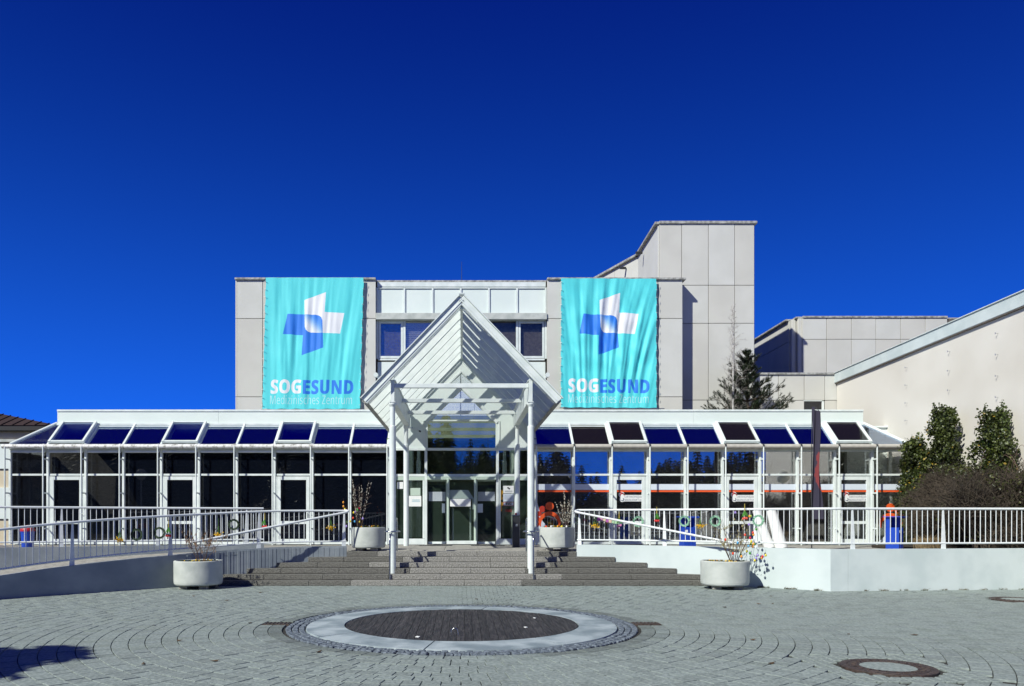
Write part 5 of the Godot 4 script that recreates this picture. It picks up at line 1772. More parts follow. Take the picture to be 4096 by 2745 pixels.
# ------------------------------------------------------------------ planters
func planters() -> void:
	planter(Vector3(-6.41, 0, -18.70), 0.57, "large round concrete planter with catkin twigs at the foot of the ramp wall", true)
	planter(Vector3(6.38, 0, -18.62), 0.565, "large round concrete planter on blocks before the white wall, hung with eggs", false)
	planter(Vector3(-2.64, PLAT, -21.75), 0.477, "round concrete planter with pussy willow on the landing, ramp side", false)
	planter(Vector3(2.70, PLAT, -21.75), 0.490, "round concrete planter with blossom twigs on the landing under the foot emblem", false)
	# flowers in each planter
	pansies(Vector3(-6.41, 0.62, -18.70), .45, 60, "yellow pansies in the catkin planter at the ramp")
	pansies(Vector3(6.38, 0.62, -18.62), .45, 70, "yellow and white pansies in the egg planter by the white wall")
	pansies(Vector3(-2.64, PLAT + .63, -21.75), .38, 70, "orange and yellow pansies in the pussy willow planter on the landing")
	pansies(Vector3(2.70, PLAT + .63, -21.75), .38, 70, "orange and white flowers in the blossom planter on the landing")
	# branches
	var reds := [Color(.75, .06, .02), Color(.70, .02, .06)]
	branches(Vector3(6.60, 0.62, -18.62), 1, 13, 1.30, 0.75, "budding twigs standing in the planter by the white wall", "bud")
	branches(Vector3(-6.30, 0.62, -18.60), 2, 10, 1.15, 0.75, "hazel twigs with brown catkins standing in the planter at the ramp", "catkin")
	branches(Vector3(-2.90, PLAT + .63, -21.75), 3, 9, 1.75, 0.40, "tall pussy willow stems standing in the landing planter, ramp side", "willow")
	branches(Vector3(2.94, PLAT + .63, -21.75), 4, 9, 1.05, 0.34, "short blossom twigs standing in the landing planter under the foot emblem", "willow")
	var cols := {"red": Color(.70, .05, .015), "crimson": Color(.66, .01, .05), "yellow": Color(.72, .58, .03), "blue": Color(.06, .36, .70), "violet": Color(.33, .24, .62), "green": Color(.06, .30, .03), "lime": Color(.35, .60, .10), "orange": Color(.80, .32, .02)}
	# eggs in the big right planter: place on the picture plane of the twigs, each with its own depth
	var eggs := [["red", 3.0, 835, 655], ["blue", 0, 1035, 707], ["red", 0, 958, 885], ["lime", 0, 1085, 900], ["orange", 0, 1097, 933], ["yellow", 0, 1188, 846], ["green", 0, 1237, 880], ["blue", 0, 1213, 765], ["orange", 0, 1283, 770], ["yellow", 0, 1259, 685], ["red", 0, 1157, 577], ["crimson", 0, 1242, 628], ["red", 0, 1287, 540], ["orange", 0, 1296, 573], ["green", 0, 1342, 485], ["violet", 0, 1222, 405], ["violet", 0, 996, 208], ["orange", 0, 1232, 270], ["lime", 0, 1250, 270], ["violet", 0, 1366, 912], ["violet", 0, 1343, 965], ["crimson", 0, 1447, 933], ["orange", 0, 1432, 957], ["yellow", 0, 1498, 912], ["yellow", 0, 1318, 997], ["lime", 0, 1253, 725], ["orange", 0, 1297, 728], ["green", 0, 1318, 733]]
	for e in eggs:
		var d := 18.45 + rng.randf_range(-.25, .25)
		var px: float = (2700 + e[2] / 4.1267) / 1.7504
		var py: float = (2000 + e[3] / 4.1267) / 1.7504
		egg(Vector3(wx(px, d), wy(py, d), -d), cols[e[0]], e[0], "%s plastic egg hanging from the twigs in the planter by the white wall", "eggs at the white wall planter")
	var eg2 := [["orange", 107, 505], ["yellow", 135, 632], ["red", 172, 642], ["crimson", 99, 660], ["yellow", 297, 694], ["violet", 321, 688], ["green", 369, 642], ["crimson", 407, 612], ["red", 288, 795], ["blue", 318, 858], ["yellow", 410, 868], ["violet", 466, 805], ["yellow", 236, 855], ["lime", 175, 862], ["violet", 163, 945], ["lime", 277, 990], ["orange", 110, 580]]
	for e in eg2:
		var d := 21.6 + rng.randf_range(-.25, .2)
		var px: float = (1350 + e[1] / 4.612) / 1.7504
		var py: float = (1900 + e[2] / 4.612) / 1.7504
		egg(Vector3(wx(px, d), wy(py, d), -d), cols[e[0]], e[0], "%s plastic egg hanging from the pussy willow on the landing", "eggs at the pussy willow planter")
	for p in [["red", -.30], ["white", -.16], ["orange", .02], ["yellow", .14], ["white", .27]]:
		var c := Color(.75, .75, .72) if p[0] == "white" else cols[p[0]] as Color
		egg(Vector3(2.66 + p[1], PLAT + .685, -21.45), c, p[0], "%s egg lying among the flowers of the landing planter under the emblem", "eggs lying in the landing planter", false)

func egg(at: Vector3, c: Color, cname: String, label: String, group: String, hung := true) -> void:
	var key := "egg " + cname
	if not cache.has(key):
		var m := mat(key, c.linear_to_srgb(), 0.28)
		var b := Mb.new()
		var prof := []
		for i in 11:
			var a := PI * i / 10.0 - PI / 2
			prof.append(Vector2(cos(a) * .026 * (1.0 - .13 * sin(a)), sin(a) * .035))
		b.lathe(Vector3.ZERO, prof, 14)
		var s := Mb.new()
		s.tube([Vector3(0, .03, 0), Vector3(0, .12, 0)], .002, 4)
		cache[key] = [b.mesh(m), s.mesh(M.twig)]
	var o := thing("easter_egg", at, label % cname, "egg", group)
	inst("shell", cache[key][0], o, Transform3D(Basis(Vector3(0, 0, 1), rng.randf_range(-.15, .15)), Vector3.ZERO))
	if hung:
		inst("thread", cache[key][1], o)

func planter(at: Vector3, r: float, label: String, chipped: bool) -> void:
	var o := thing("planter", at, label, "planter", "round concrete planters")
	var b := Mb.new()
	var y0 := 0.10
	var y1 := 0.68
	if at.y > 0.5:
		y0 = 0.085
		y1 = 0.66
	b.lathe(at, [Vector2(0, y0), Vector2(r - .03, y0), Vector2(r - .008, y0 + .03), Vector2(r, y0 + .08), Vector2(r + .004, y1 - .02), Vector2(r - .006, y1), Vector2(r - .05, y1 + .002), Vector2(r - .06, y1 - .01), Vector2(r - .065, y1 - .06)], 56)
	put("bowl", b, M.planter, o)
	b = Mb.new()
	b.lathe(at, [Vector2(r - .062, y1 - .055), Vector2(r * .5, y1 - .035), Vector2(0, y1 - .02)], 40)
	put("soil", b, M.soil, o)
	for k in 4:
		var a := TAU * k / 4.0 + 0.9
		piece("foot_block", at + Vector3(cos(a) * r * .62, y0 * .5 + 0.0, sin(a) * r * .62), Vector3(.20, y0, .14), M.platform, o, .008)

func pansies(at: Vector3, r: float, n: int, label: String) -> void:
	var o := thing("pansies", at, label, "flowers", "planter flowers")
	var leaf := Mb.new()
	var pet := Mb.new()
	for i in n:
		var a := rng.randf() * TAU
		var q := sqrt(rng.randf()) * r
		var p := at + Vector3(cos(a) * q, 0.0 + rng.randf() * .04, sin(a) * q)
		for k in 7:
			var la := rng.randf() * TAU
			var g := rng.randf_range(.6, 1.3)
			leaf.tint = Color(.035 * g, .075 * g, .018 * g)
			var tip := p + Vector3(cos(la) * .055, rng.randf_range(-.01, .04), sin(la) * .055)
			var side := Vector3(-sin(la), 0, cos(la)) * .02
			leaf.quad(p, (p + tip) * .5 + side + Vector3(0, .015, 0), tip, (p + tip) * .5 - side + Vector3(0, .015, 0))
		if i % 2 == 0 and q < r:
			var col: Color = [Color(.78, .50, .015), Color(.80, .42, .01), Color(.74, .60, .05), Color(.70, .68, .62), Color(.78, .22, .01)][[0, 0, 1, 2, 0, 3, 4, 1][rng.randi() % 8]]
			pet.tint = col
			var c := p + Vector3(0, .02, .0)
			var face := Basis(Vector3.UP, rng.randf_range(-.9, .9)) * Basis(Vector3.RIGHT, rng.randf_range(-1.1, -.2))
			for k in 5:
				var pa := TAU * k / 5.0
				var e0 := face * Vector3(cos(pa - .5) * .02, sin(pa - .5) * .02, .006)
				var e1 := face * Vector3(cos(pa) * .027, sin(pa) * .027, .012)
				var e2 := face * Vector3(cos(pa + .5) * .02, sin(pa + .5) * .02, .006)
				pet.quad(c, c + e0, c + e1, c + e2)
	put("leaves", leaf, M.leafy, o)
	put("petals", pet, M.petal, o)

func branches(at: Vector3, sd: int, n: int, h: float, spread: float, label: String, kind: String) -> void:
	var r := RandomNumberGenerator.new()
	r.seed = sd * 31
	var o := thing("branch_bunch", at, label, "branches", "decorated branches")
	var b := Mb.new()
	var buds := Mb.new()
	for i in n:
		var a := TAU * i / n + r.randf() * .6
		var out := Vector3(cos(a), 0, sin(a) * .7)
		var hh := h * r.randf_range(.55, 1.0)
		var p0 := at + out * .05 + Vector3(0, -.05, 0)
		var p3 := at + out * spread * r.randf_range(.4, 1.0) + Vector3(0, hh, 0)
		var p1 := p0.lerp(p3, .4) + Vector3(0, hh * .12, 0)
		var pts := []
		var rad := []
		for k in 9:
			var t := k / 8.0
			pts.append(p0.lerp(p1, t).lerp(p1.lerp(p3, t), t))
			rad.append(lerpf(.007, .0028, t))
		b.tube(pts, rad, 4, false)
		for k in 5:
			var t0 := r.randf_range(.35, .9)
			var q0: Vector3 = pts[int(t0 * 8)]
			var dir := (Vector3(r.randf_range(-1, 1), r.randf_range(.2, 1), r.randf_range(-.7, .7))).normalized()
			var q1 := q0 + dir * r.randf_range(.12, .32)
			b.tube([q0, q0.lerp(q1, .5) + Vector3(0, .02, 0), q1], [.004, .003, .002], 4, false)
			if kind == "bud" or kind == "catkin":
				for m in 3:
					var c := q0.lerp(q1, r.randf())
					buds.tint = Color(.25, .15, .09) if kind == "catkin" else Color(.38, .34, .16)
					var l := .06 if kind == "catkin" else .025
					buds.tube([c, c + Vector3(r.randf_range(-.01, .01), -l * .5 if kind == "catkin" else l, 0), c + Vector3(0, -l if kind == "catkin" else l * 1.6, 0)], [.004, .008, .003], 5, false)
		if kind == "willow":
			for k in range(3, 9):
				for m in 3:
					var c: Vector3 = pts[k].lerp(pts[k - 1], r.randf()) + Vector3(r.randf_range(-.012, .012), 0, r.randf_range(-.012, .012))
					buds.tint = Color(.50, .48, .40)
					buds.tube([c, c + Vector3(0, .014, 0), c + Vector3(0, .030, 0)], [.004, .011, .003], 5, false)
	put("twigs", b, M.twig, o)
	if buds.v.size():
		put("catkins" if kind != "bud" else "buds", buds, M.twiggy, o)

# ------------------------------------------------------------------ bins, flag, pillar, rolls, lamps
func furniture() -> void:
	litter_bin(Vector3(6.47, PLAT, -22.0), 0.15, "blue sheet-metal litter bin with flat lid behind a green wreath")
	litter_bin(Vector3(11.95, PLAT, -21.2), 0.75, "blue sheet-metal litter bin with white label by the pavilion's end")
	# blue tub with red lid, left
	var o := thing("storage_tub", Vector3(-12.55, PLAT, -22.2), "small blue container with a red lid before the dark panes", "container")
	var b := Mb.new()
	b.lathe(Vector3(-12.55, PLAT, -22.2), [Vector2(0, 0), Vector2(.15, 0), Vector2(.18, .5), Vector2(.19, .51), Vector2(.19, .54), Vector2(0, .54)], 20)
	put("body", b, M.bin_blue, o)
	b = Mb.new()
	b.lathe(Vector3(-12.55, PLAT, -22.2), [Vector2(.20, .54), Vector2(.20, .59), Vector2(.15, .67), Vector2(.05, .71), Vector2(0, .72)], 20)
	put("lid", b, M.bin_red, o)
	# white rolls
	for q in [[8.98, -23.0, .16, "white roll of sheeting leaning toward the open pane beside a thicker roll", .13], [9.36, -22.9, .10, "thicker white roll of sheeting leaning on the pavilion front", .16]]:
		var r := thing("sheet_roll", Vector3(q[0], PLAT, q[1]), q[3], "roll", "white sheet rolls")
		b = Mb.new()
		var x: float = q[0]; var z: float = q[1]
		b.tube([Vector3(x + q[2] + .08, PLAT + .02, z), Vector3(x - q[2] * .6, PLAT + 1.16, z - .18)], [q[4] + .02, q[4] - .02], 18, true)
		put("roll", b, M.sign_white, r)
		b = Mb.new()
		b.tube([Vector3(x - q[2] * .6, PLAT + 1.155, z - .18), Vector3(x - q[2] * .615, PLAT + 1.168, z - .182)], .03, 10, true)
		put("core_hole", b, M.planter, r)
	# flag banner
	var fx := wx(1855, 22.0)
	o = thing("flag_banner", Vector3(fx, PLAT, -22.0), "tall narrow dark violet flag with a red emblem on a pole", "flag")
	b = Mb.new()
	b.tube([Vector3(fx, PLAT, -22.0), Vector3(fx, 3.4, -22.0), Vector3(fx + .01, 4.85, -22.0)], [.018, .014, .009], 8)
	b.tube([Vector3(fx, 4.85, -22.0), Vector3(fx + .08, 4.90, -21.97), Vector3(fx + .20, 4.72, -21.88)], .009, 6)
	put("pole", b, M.dark_metal, o)
	b = Mb.new()
	for sx in 4:
		b.tube([Vector3(fx, PLAT + .05, -22), Vector3(fx + cos(sx * 1.57 + .4) * .45, PLAT + .015, -22 + sin(sx * 1.57 + .4) * .45)], .016, 6)
	put("cross_foot", b, M.dark_metal, o)
	var cl := func(u: float, v: float) -> Vector3:
		# v from top to bottom, u away from the pole; the cloth hangs turned and gathered
		var y := lerpf(4.90 - .18 * u, 1.68, v)
		var ww := lerpf(.20, .27, v)
		return Vector3(fx + u * ww * (.95 + .1 * sin(v * 9.0)) + .02 * sin(u * 9.0 + v * 4.0), y, -22.0 + u * .12 + .05 * sin(u * 10.0 + v * 3.0))
	var fm := Mb.new()
	var fr := Mb.new()
	for i in 24:
		for j in 60:
			var u0 := i / 24.0; var u1 := (i + 1) / 24.0
			var v0 := j / 60.0; var v1 := (j + 1) / 60.0
			var um := (u0 + u1) * .5; var vm := (v0 + v1) * .5
			# emblem: two discs and a crescent of red cloth print
			var e := Vector2((um - .72) * .9, (vm - .44) * 3.2)
			var red := e.length() < .20
			var e2 := Vector2((um - .85) * 1.0, (vm - .60) * 3.2)
			red = red or (e2.length() < .46 and Vector2(e2.x - .12, e2.y + .02).length() > .34 and e2.x < .2)
			var m: Mb = fr if red else fm
			m.quad(cl.call(u0, v0), cl.call(u1, v0), cl.call(u1, v1), cl.call(u0, v1))
	var fc := put("cloth", fm, M.flag, o)
	put("red_emblem", fr, M.flag_red, fc)
	# grey key pillar with a red lamp
	var px := wx(1179, 23.9)
	o = thing("key_pillar", Vector3(px, PLAT, -23.9), "dark grey metal pillar with a small red lamp by the doors", "pillar")
	piece("body", Vector3(px, PLAT + .50, -23.9), Vector3(.22, .99, .20), M.dark_metal, o, .008)
	piece("head_plate", Vector3(px, PLAT + 1.01, -23.9), Vector3(.25, .03, .24), M.steel, o, .004)
	piece("door_plate", Vector3(px, PLAT + .88, -23.795), Vector3(.19, .20, .012), M.dark_metal, o, .003)
	piece("label", Vector3(px + .01, PLAT + .70, -23.796), Vector3(.06, .07, .006), M.planter, o, 0.0)
	b = Mb.new()
	b.lathe(Vector3(px, PLAT + 1.024, -23.9), [Vector2(.035, 0), Vector2(.035, .035), Vector2(.024, .055), Vector2(0, .062)], 14)
	put("lamp", b, M.red_lamp, o)
	# globe lamps that the panes mirror
	globe_lamp(Vector3(-16.8, 0, -12.2), 4.0, "white globe street lamp mirrored in the dark panes")
	globe_lamp(Vector3(14.7, 0, -17.3), 3.6, "white globe street lamp by the long white wall, mirrored in the end panes")

func globe_lamp(at: Vector3, h: float, label: String) -> void:
	var o := thing("globe_lamp", at, label, "street lamp", "globe lamps")
	var b := Mb.new()
	b.tube([at, at + Vector3(0, h - .25, 0)], [.05, .04], 12)
	b.lathe(at, [Vector2(.09, 0), Vector2(.09, .5), Vector2(.05, .54)], 12)
	put("pole", b, M.planter, o)
	b = Mb.new()
	var prof := []
	for i in 17:
		var a := PI * i / 16.0 - PI / 2
		prof.append(Vector2(cos(a) * .29, sin(a) * .29 + h))
	b.lathe(at, prof, 28)
	put("globe", b, M.globe, o)

func litter_bin(at: Vector3, turn: float, label: String) -> void:
	var o := thing("litter_bin", at, label, "litter bin", "blue litter bins")
	o.rotation.y = turn
	var P := func(called: String, c: Vector3, s: Vector3, m: Material) -> void:
		inst(called, box_mesh(s, m, .006), o, T(c.x, c.y, c.z))
	P.call("body", Vector3(0, .33, 0), Vector3(.36, .66, .34), M.bin_blue)
	P.call("back_panel", Vector3(.0, .80, -.15), Vector3(.36, .28, .03), M.bin_blue)
	P.call("side_post", Vector3(.165, .80, -.02), Vector3(.03, .28, .22), M.bin_blue)
	P.call("side_post", Vector3(-.165, .80, -.10), Vector3(.03, .28, .07), M.bin_blue)
	P.call("lid", Vector3(0, .955, .02), Vector3(.50, .028, .48), M.bin_blue)
	P.call("lid_lip", Vector3(0, .935, .25), Vector3(.48, .03, .012), M.bin_blue)
	P.call("front_strip", Vector3(.06, .33, .176), Vector3(.02, .62, .012), M.bin_blue)
	P.call("front_strip", Vector3(-.06, .33, .176), Vector3(.02, .62, .012), M.bin_blue)
	P.call("label_plate", Vector3(-.10, .55, .175), Vector3(.09, .07, .006), M.sign_white)

func box_mesh(s: Vector3, m: Material, bev: float) -> ArrayMesh:
	var key := "%.4f %.4f %.4f %.4f %d" % [s.x, s.y, s.z, bev, m.get_instance_id()]
	if not cache.has(key):
		var b := Mb.new()
		b.box(Transform3D(), s, bev)
		cache[key] = b.mesh(m)
	return cache[key]

# ------------------------------------------------------------------ hanging decorations on the railings
func rail_depth(px: float, line: Array) -> float:
	# where the sight line at this picture column meets the railing's line in plan
	var k := (px - CX) / F
	for i in line.size() - 1:
		var a: Vector2 = line[i]; var b: Vector2 = line[i + 1]
		var fa := a.x - k * a.y
		var fb := b.x - k * b.y
		if fa * fb <= 0.0:
			var t := fa / (fa - fb)
			return lerpf(a.y, b.y, t)
	return 20.0

func decorations() -> void:
	var rl := inset(right_line, 0.05)
	var ll := inset(left_line, 0.05)
	var items := [
		["daffodils", 1359, 1202, rl, "yellow paper daffodils hung beside a coloured greeting sign"], ["daffodils", 1600.6, 1202, rl, "yellow paper daffodils hung between two green wreaths"],
		["tulips pink", 1415, 1200, rl, "pink tulips hung upside down below the sloping handrail"], ["tulips red", 1501, 1189, rl, "red tulips hung upside down behind the sloping handrail"], ["tulips coral", 1702, 1184, rl, "coral tulips hung upside down before a glass door"],
		["wreath", 1458.6, 1192, rl, "mint green wreath hung on the railing by a door edge"], ["wreath", 1563.7, 1191, rl, "mint green wreath hung before the blue litter bin"], ["wreath", 1634.6, 1191, rl, "mint green wreath hung right of yellow daffodils"], ["wreath", 1732.7, 1190, rl, "mint green wreath hung before the white sheet rolls"],
		["daffodils", 273, 1234, ll, "yellow paper daffodils hung low on the ramp railing's outer slope"], ["daffodils", 499, 1222, ll, "yellow paper daffodils hung above the board-marked wall's start"], ["daffodils", 756, 1207, ll, "yellow paper daffodils hung near the pussy willow planter"],
		["tulips red", 385, 1222, ll, "red tulips hung above the catkin planter"], ["tulips red", 605, 1203, ll, "red tulips hung on the railing's level part by the steps"],
		["wreath green", 312, 1222, ll, "dark green wreath hung beside low yellow daffodils"], ["wreath green", 364, 1218, ll, "dark green wreath hung beside red tulips at the catkin planter"], ["wreath green", 534, 1199, ll, "dark green wreath hung above the board-marked wall"],
	]
	for it in items:
		var d := rail_depth(it[1], it[3]) - 0.045
		var c := Vector3(wx(it[1], d), wy(it[2], d), -d)
		var kind: String = it[0]
		if kind.begins_with("wreath"):
			var o := thing("wreath", c, it[4], "wreath", "wreaths on the railings")
			var b := Mb.new()
			var col := Color(.28, .52, .36) if kind == "wreath" else Color(.018, .042, .016)
			for i in 40:
				b.tint = col * rng.randf_range(.8, 1.15)
				var a := TAU * i / 40.0
				var q := c + Vector3(cos(a) * .115, sin(a) * .115, 0)
				var e := q + Vector3(cos(a + .3) * .035, sin(a + .3) * .035, rng.randf_range(-.02, .03))
				b.tube([q - Vector3(cos(a), sin(a), 0) * .02, q, e], [.010, .016, .006], 5, true)
			put("ring", b, M.petal, o)
			b = Mb.new()
			b.tube([c + Vector3(0, .12, 0), c + Vector3(0, .32, 0)], .004, 4)
			put("ribbon", b, M.sign_white, o)
		elif kind == "daffodils":
			var o := thing("flower_bunch", c, it[4], "flowers", "flower bunches on the railings")
			var b := Mb.new()
			b.tint = Color(.07, .16, .03)
			for i in 6:
				b.tube([c + Vector3(0, .22, 0), c + Vector3(rng.randf_range(-.05, .05), .04, rng.randf_range(-.02, .03))], .006, 4, false)
			b.tube([c + Vector3(0, .20, 0), c + Vector3(0, .42, 0)], .004, 4, false)
			put("stems", b, M.petal, o)
			b = Mb.new()
			for i in 60:
				var t := rng.randf_range(.8, 1.1)
				b.tint = Color(.80 * t, .50 * t, .012)
				var q := c + Vector3(rng.randfn() * .045, rng.randfn() * .028, rng.randfn() * .025)
				var f := Basis(Vector3(rng.randf_range(-1, 1), rng.randf_range(-1, 1), rng.randf_range(-1, 1)).normalized(), rng.randf() * TAU)
				b.quad(q, q + f * Vector3(.03, .012, .01), q + f * Vector3(.055, 0, 0), q + f * Vector3(.03, -.012, .01))
			put("petals", b, M.petal, o)
		else:
			var o := thing("flower_bunch", c, it[4], "flowers", "flower bunches on the railings")
			var col := Color(.60, .03, .03)
			if kind.ends_with("pink"): col = Color(.62, .20, .42)
			if kind.ends_with("coral"): col = Color(.75, .10, .07)
			var b := Mb.new()
			for i in 9:
				b.tint = Color(.06, .22, .025) * rng.randf_range(.7, 1.3)
				var x := rng.randf_range(-.09, .09)
				b.tube([c + Vector3(0, .20, 0), c + Vector3(x * .5, .10, .01), c + Vector3(x, .03, rng.randf_range(-.02, .03))], [.005, .014, .003], 5, false)
			b.tint = Color(.45, .35, .06)
			b.tube([c + Vector3(0, .18, 0), c + Vector3(0, .36, 0)], [.014, .008], 5, false)
			put("leaves", b, M.petal, o)
			b = Mb.new()
			for i in 3:
				b.tint = col * rng.randf_range(.85, 1.1)
				var q := c + Vector3(-.045 + i * .045, rng.randf_range(-.03, .0), .01)
				b.lathe(q, [Vector2(.005, -.035), Vector2(.022, -.025), Vector2(.028, .0), Vector2(.012, .03)], 10)
			put("blossoms", b, M.petal, o)
	# coloured greeting sign with hanging letters
	var d := rail_depth(1387, rl) - 0.06
	var c := Vector3(wx(1388, d), wy(1191, d), -d)
	var o := thing("greeting_sign", c, "small crooked sign of pastel letters hung on the railing", "sign")
	var pos := [-.24, -.16, -.08, .0, .08, .16, .24]
	var cols := [Color(.45, .10, .42), Color(.62, .30, .45), Color(.70, .55, .40), Color(.45, .12, .40), Color(.72, .50, .35), Color(.40, .60, .38), Color(.40, .62, .40)]
	for i in 7:
		var b := Mb.new()
		b.tint = cols[i]
		var p := c + Vector3(pos[i], .05 - i * .014, 0)
		b.box(Transform3D(Basis(Vector3(0, 0, 1), -.18), p), Vector3(.07, .085, .012), .004)
		put("letter_tile", b, M.petal, o)
	var b2 := Mb.new()
	b2.tube([c + Vector3(-.25, .02, -.008), c + Vector3(.27, -.075, -.008)], .006, 5)
	b2.tube([c + Vector3(-.1, .0, -.008), c + Vector3(.0, .26, -.0)], .003, 4)
	b2.tube([c + Vector3(.1, -.04, -.008), c + Vector3(.0, .26, -.0)], .003, 4)
	put("wire", b2, M.steel, o)

# ------------------------------------------------------------------ plants
func leaf_mass(b: Mb, c: Vector3, r: Vector3, n: int, size: float, dark: Color, light: Color, rg: RandomNumberGenerator) -> void:
	for i in n:
		var v := Vector3(rg.randfn(), rg.randfn(), rg.randfn()).normalized() * (rg.randf() ** 0.4)
		var p := c + v * r
		var f := Basis(Vector3(rg.randf_range(-1, 1), rg.randf_range(-1, 1), rg.randf_range(-1, 1)).normalized(), rg.randf() * TAU)
		var s := size * rg.randf_range(.6, 1.3)
		b.tint = dark.lerp(light, rg.randf())
		b.quad(p, p + f * Vector3(s * .5, s * .42, s * .1), p + f * Vector3(s, 0, 0), p + f * Vector3(s * .5, -s * .42, s * .1))

func plants() -> void:
	var rg := RandomNumberGenerator.new()
	rg.seed = 99
	# soil strip behind the long wall
	var bed := piece("planting_bed", Vector3(14.15, PLAT + .04, -21.4), Vector3(2.7, .1, 5.2), M.soil, self, .03)
	bed.name = "planting_bed"
	tag(bed, "strip of dark soil between the railing and the cream wall", "planting bed", "", "structure")
	# ivy columns climbing the cream wall
	var ivy := [
		[Vector3(15.15, PLAT, -24.0), 5.10, .62, "tallest ivy pillar climbing the cream wall with pointed shoots", [[0, .0, .50], [.1, .35, .62], [.2, .6, .66], [.05, .8, .46], [.12, 1.0, .30]]],
		[Vector3(15.35, PLAT, -22.0), 4.72, .62, "broad ivy pillar on the cream wall with yellowing leaves", [[0, 0, .5], [0, .4, .6], [.05, .7, .62], [0, .88, .45], [0, 1.0, .22]]],
		[Vector3(15.0, PLAT, -25.3), 4.25, .36, "slim ivy pillar close to the pavilion's corner post", [[0, 0, .36], [0, .5, .38], [0, .85, .3], [0, 1.0, .16]]],
		[Vector3(15.35, PLAT, -20.2), 3.05, .40, "low ivy tuft on the cream wall behind the hedge's end", [[0, 0, .4], [0, .6, .4], [0, 1.0, .2]]],
	]
	for v in ivy:
		var at: Vector3 = v[0]
		var o := thing("ivy_pillar", at, v[3], "ivy", "ivy on the cream wall")
		var b := Mb.new()
		var h: float = v[1] - PLAT
		for i in 230:
			var t := rg.randf()
			var prof: Array = v[4]
			var w := 0.4
			for k in prof.size() - 1:
				if t >= prof[k][1] and t <= prof[k + 1][1]:
					w = lerpf(prof[k][2], prof[k + 1][2], (t - prof[k][1]) / maxf(.001, prof[k + 1][1] - prof[k][1]))
			w *= 1.0 + .8 * (1.0 - t)
			var c := at + Vector3(rg.randf_range(-.34, .10), t * h - .05, rg.randf_range(-1, 1) * w)
			var g := rg.randf_range(.40, 1.15)
			leaf_mass(b, c, Vector3(.16, .18, .18) * rg.randf_range(.5, 1.6), 58, rg.randf_range(.06, .105), Color(.012, .024, .006) * g, Color(.105, .13, .028) * g, rg)
			if rg.randf() < .25:
				leaf_mass(b, c, Vector3(.26, .28, .28), 4, .07, Color(.26, .17, .02), Color(.34, .24, .03), rg)
		# pointed shoots
		for i in 26:
			var a: float = rg.randf_range(-.5, .5) * v[2] * 1.5
			var p := at + Vector3(rg.randf_range(-.2, .0), h * rg.randf_range(.55, .99), a)
			for k in 6:
				leaf_mass(b, p + Vector3(0, k * .07, k * .01), Vector3(.05, .05, .05), 6, .07, Color(.03, .05, .012), Color(.10, .13, .03), rg)
		put("leaves", b, M.leafy, o)
		b = Mb.new()
		for k in 4:
			b.tube([at + Vector3(-.1, 0, -.2 + k * .13), at + Vector3(.15, h * .45, -.1 + k * .08), at + Vector3(.2, h * .85, -.05 + k * .05)], [.03, .02, .008], 6)
		put("stems", b, M.bark, o)
	# bare brown shrubs before the ivy
	var sh := [[Vector3(14.25, PLAT, -21.5), 1.35, 2.55, "bare brown shrub before the tallest ivy pillar"], [Vector3(13.75, PLAT, -20.3), 1.1, 2.1, "rounded bare brown shrub right behind the railing near the blue bin"], [Vector3(14.75, PLAT, -20.0), 1.0, 2.2, "low bare brown shrub behind the railing's end"], [Vector3(14.7, PLAT, -22.9), .95, 2.6, "bare shrub with arching twigs before the broad ivy pillar"], [Vector3(14.75, PLAT, -24.3), .7, 2.2, "slim bare shrub beside the pavilion corner"]]
	for s in sh:
		var at: Vector3 = s[0]
		var o := thing("bare_shrub", at, s[3], "shrub", "bare shrubs behind the railing")
		var b := Mb.new()
		var tufts := []
		for i in 13:
			var a := rg.randf() * TAU
			var q := sqrt(rg.randf()) * .75
			tufts.append([at + Vector3(cos(a) * q * s[1], s[2] * rg.randf_range(.2, .95) * (1.0 - .28 * q), sin(a) * q * s[1]), rg.randf_range(.35, .62) * s[1], rg.randf_range(.75, 1.35)])
		for i in 4200:
			var tf: Array = tufts[rg.randi() % 13]
			var v: Vector3 = Vector3(rg.randfn(), rg.randfn() * .8, rg.randfn()).normalized() * (rg.randf() ** .45) * tf[1]
			var top: Vector3 = tf[0] + v
			if top.y < at.y + .05: continue
			var dir := (v.normalized() * .55 + Vector3(rg.randfn() * .5, .35 + rg.randfn() * .35, rg.randfn() * .5)).normalized()
			var l := rg.randf_range(.12, .42) * (1.9 if rg.randf() < .05 else 1.0)
			var k: float = rg.randf_range(.45, 1.5) * tf[2]
			b.tint = Color(.062 * k, .048 * k, .035 * k)
			b.tube([top - dir * l, top + Vector3(0, .03, 0), top + dir * l * .8 + Vector3(0, -.02, 0)], [.008, .006, .003], 3, false)
		for i in 26:
			var a := rg.randf() * TAU
			b.tint = Color(.10, .075, .055)
			var e := at + Vector3(cos(a) * s[1] * .8, s[2] * .75, sin(a) * s[1] * .8)
			b.tube([at + Vector3(cos(a), 0, sin(a)) * .15, at.lerp(e, .5) + Vector3(0, .25, 0), e], [.018, .011, .004], 5, false)
		put("twigs", b, M.twiggy, o)
		b = Mb.new()
		for i in 40:
			var a := rg.randf() * TAU
			var q := rg.randf() * .8
			leaf_mass(b, at + Vector3(cos(a) * q * s[1], s[2] * rg.randf_range(.1, .92), sin(a) * q * s[1]), Vector3(.22, .2, .22), 26, .065, Color(.015, .022, .006), Color(.075, .08, .02), rg)
		put("leaves", b, M.leafy, o)
	# arching long twigs over the hedge
	var o := thing("bramble", Vector3(15.1, PLAT, -21.9), "long thin bare bramble shoots arching in front of the cream wall", "bramble")
	var bb := Mb.new()
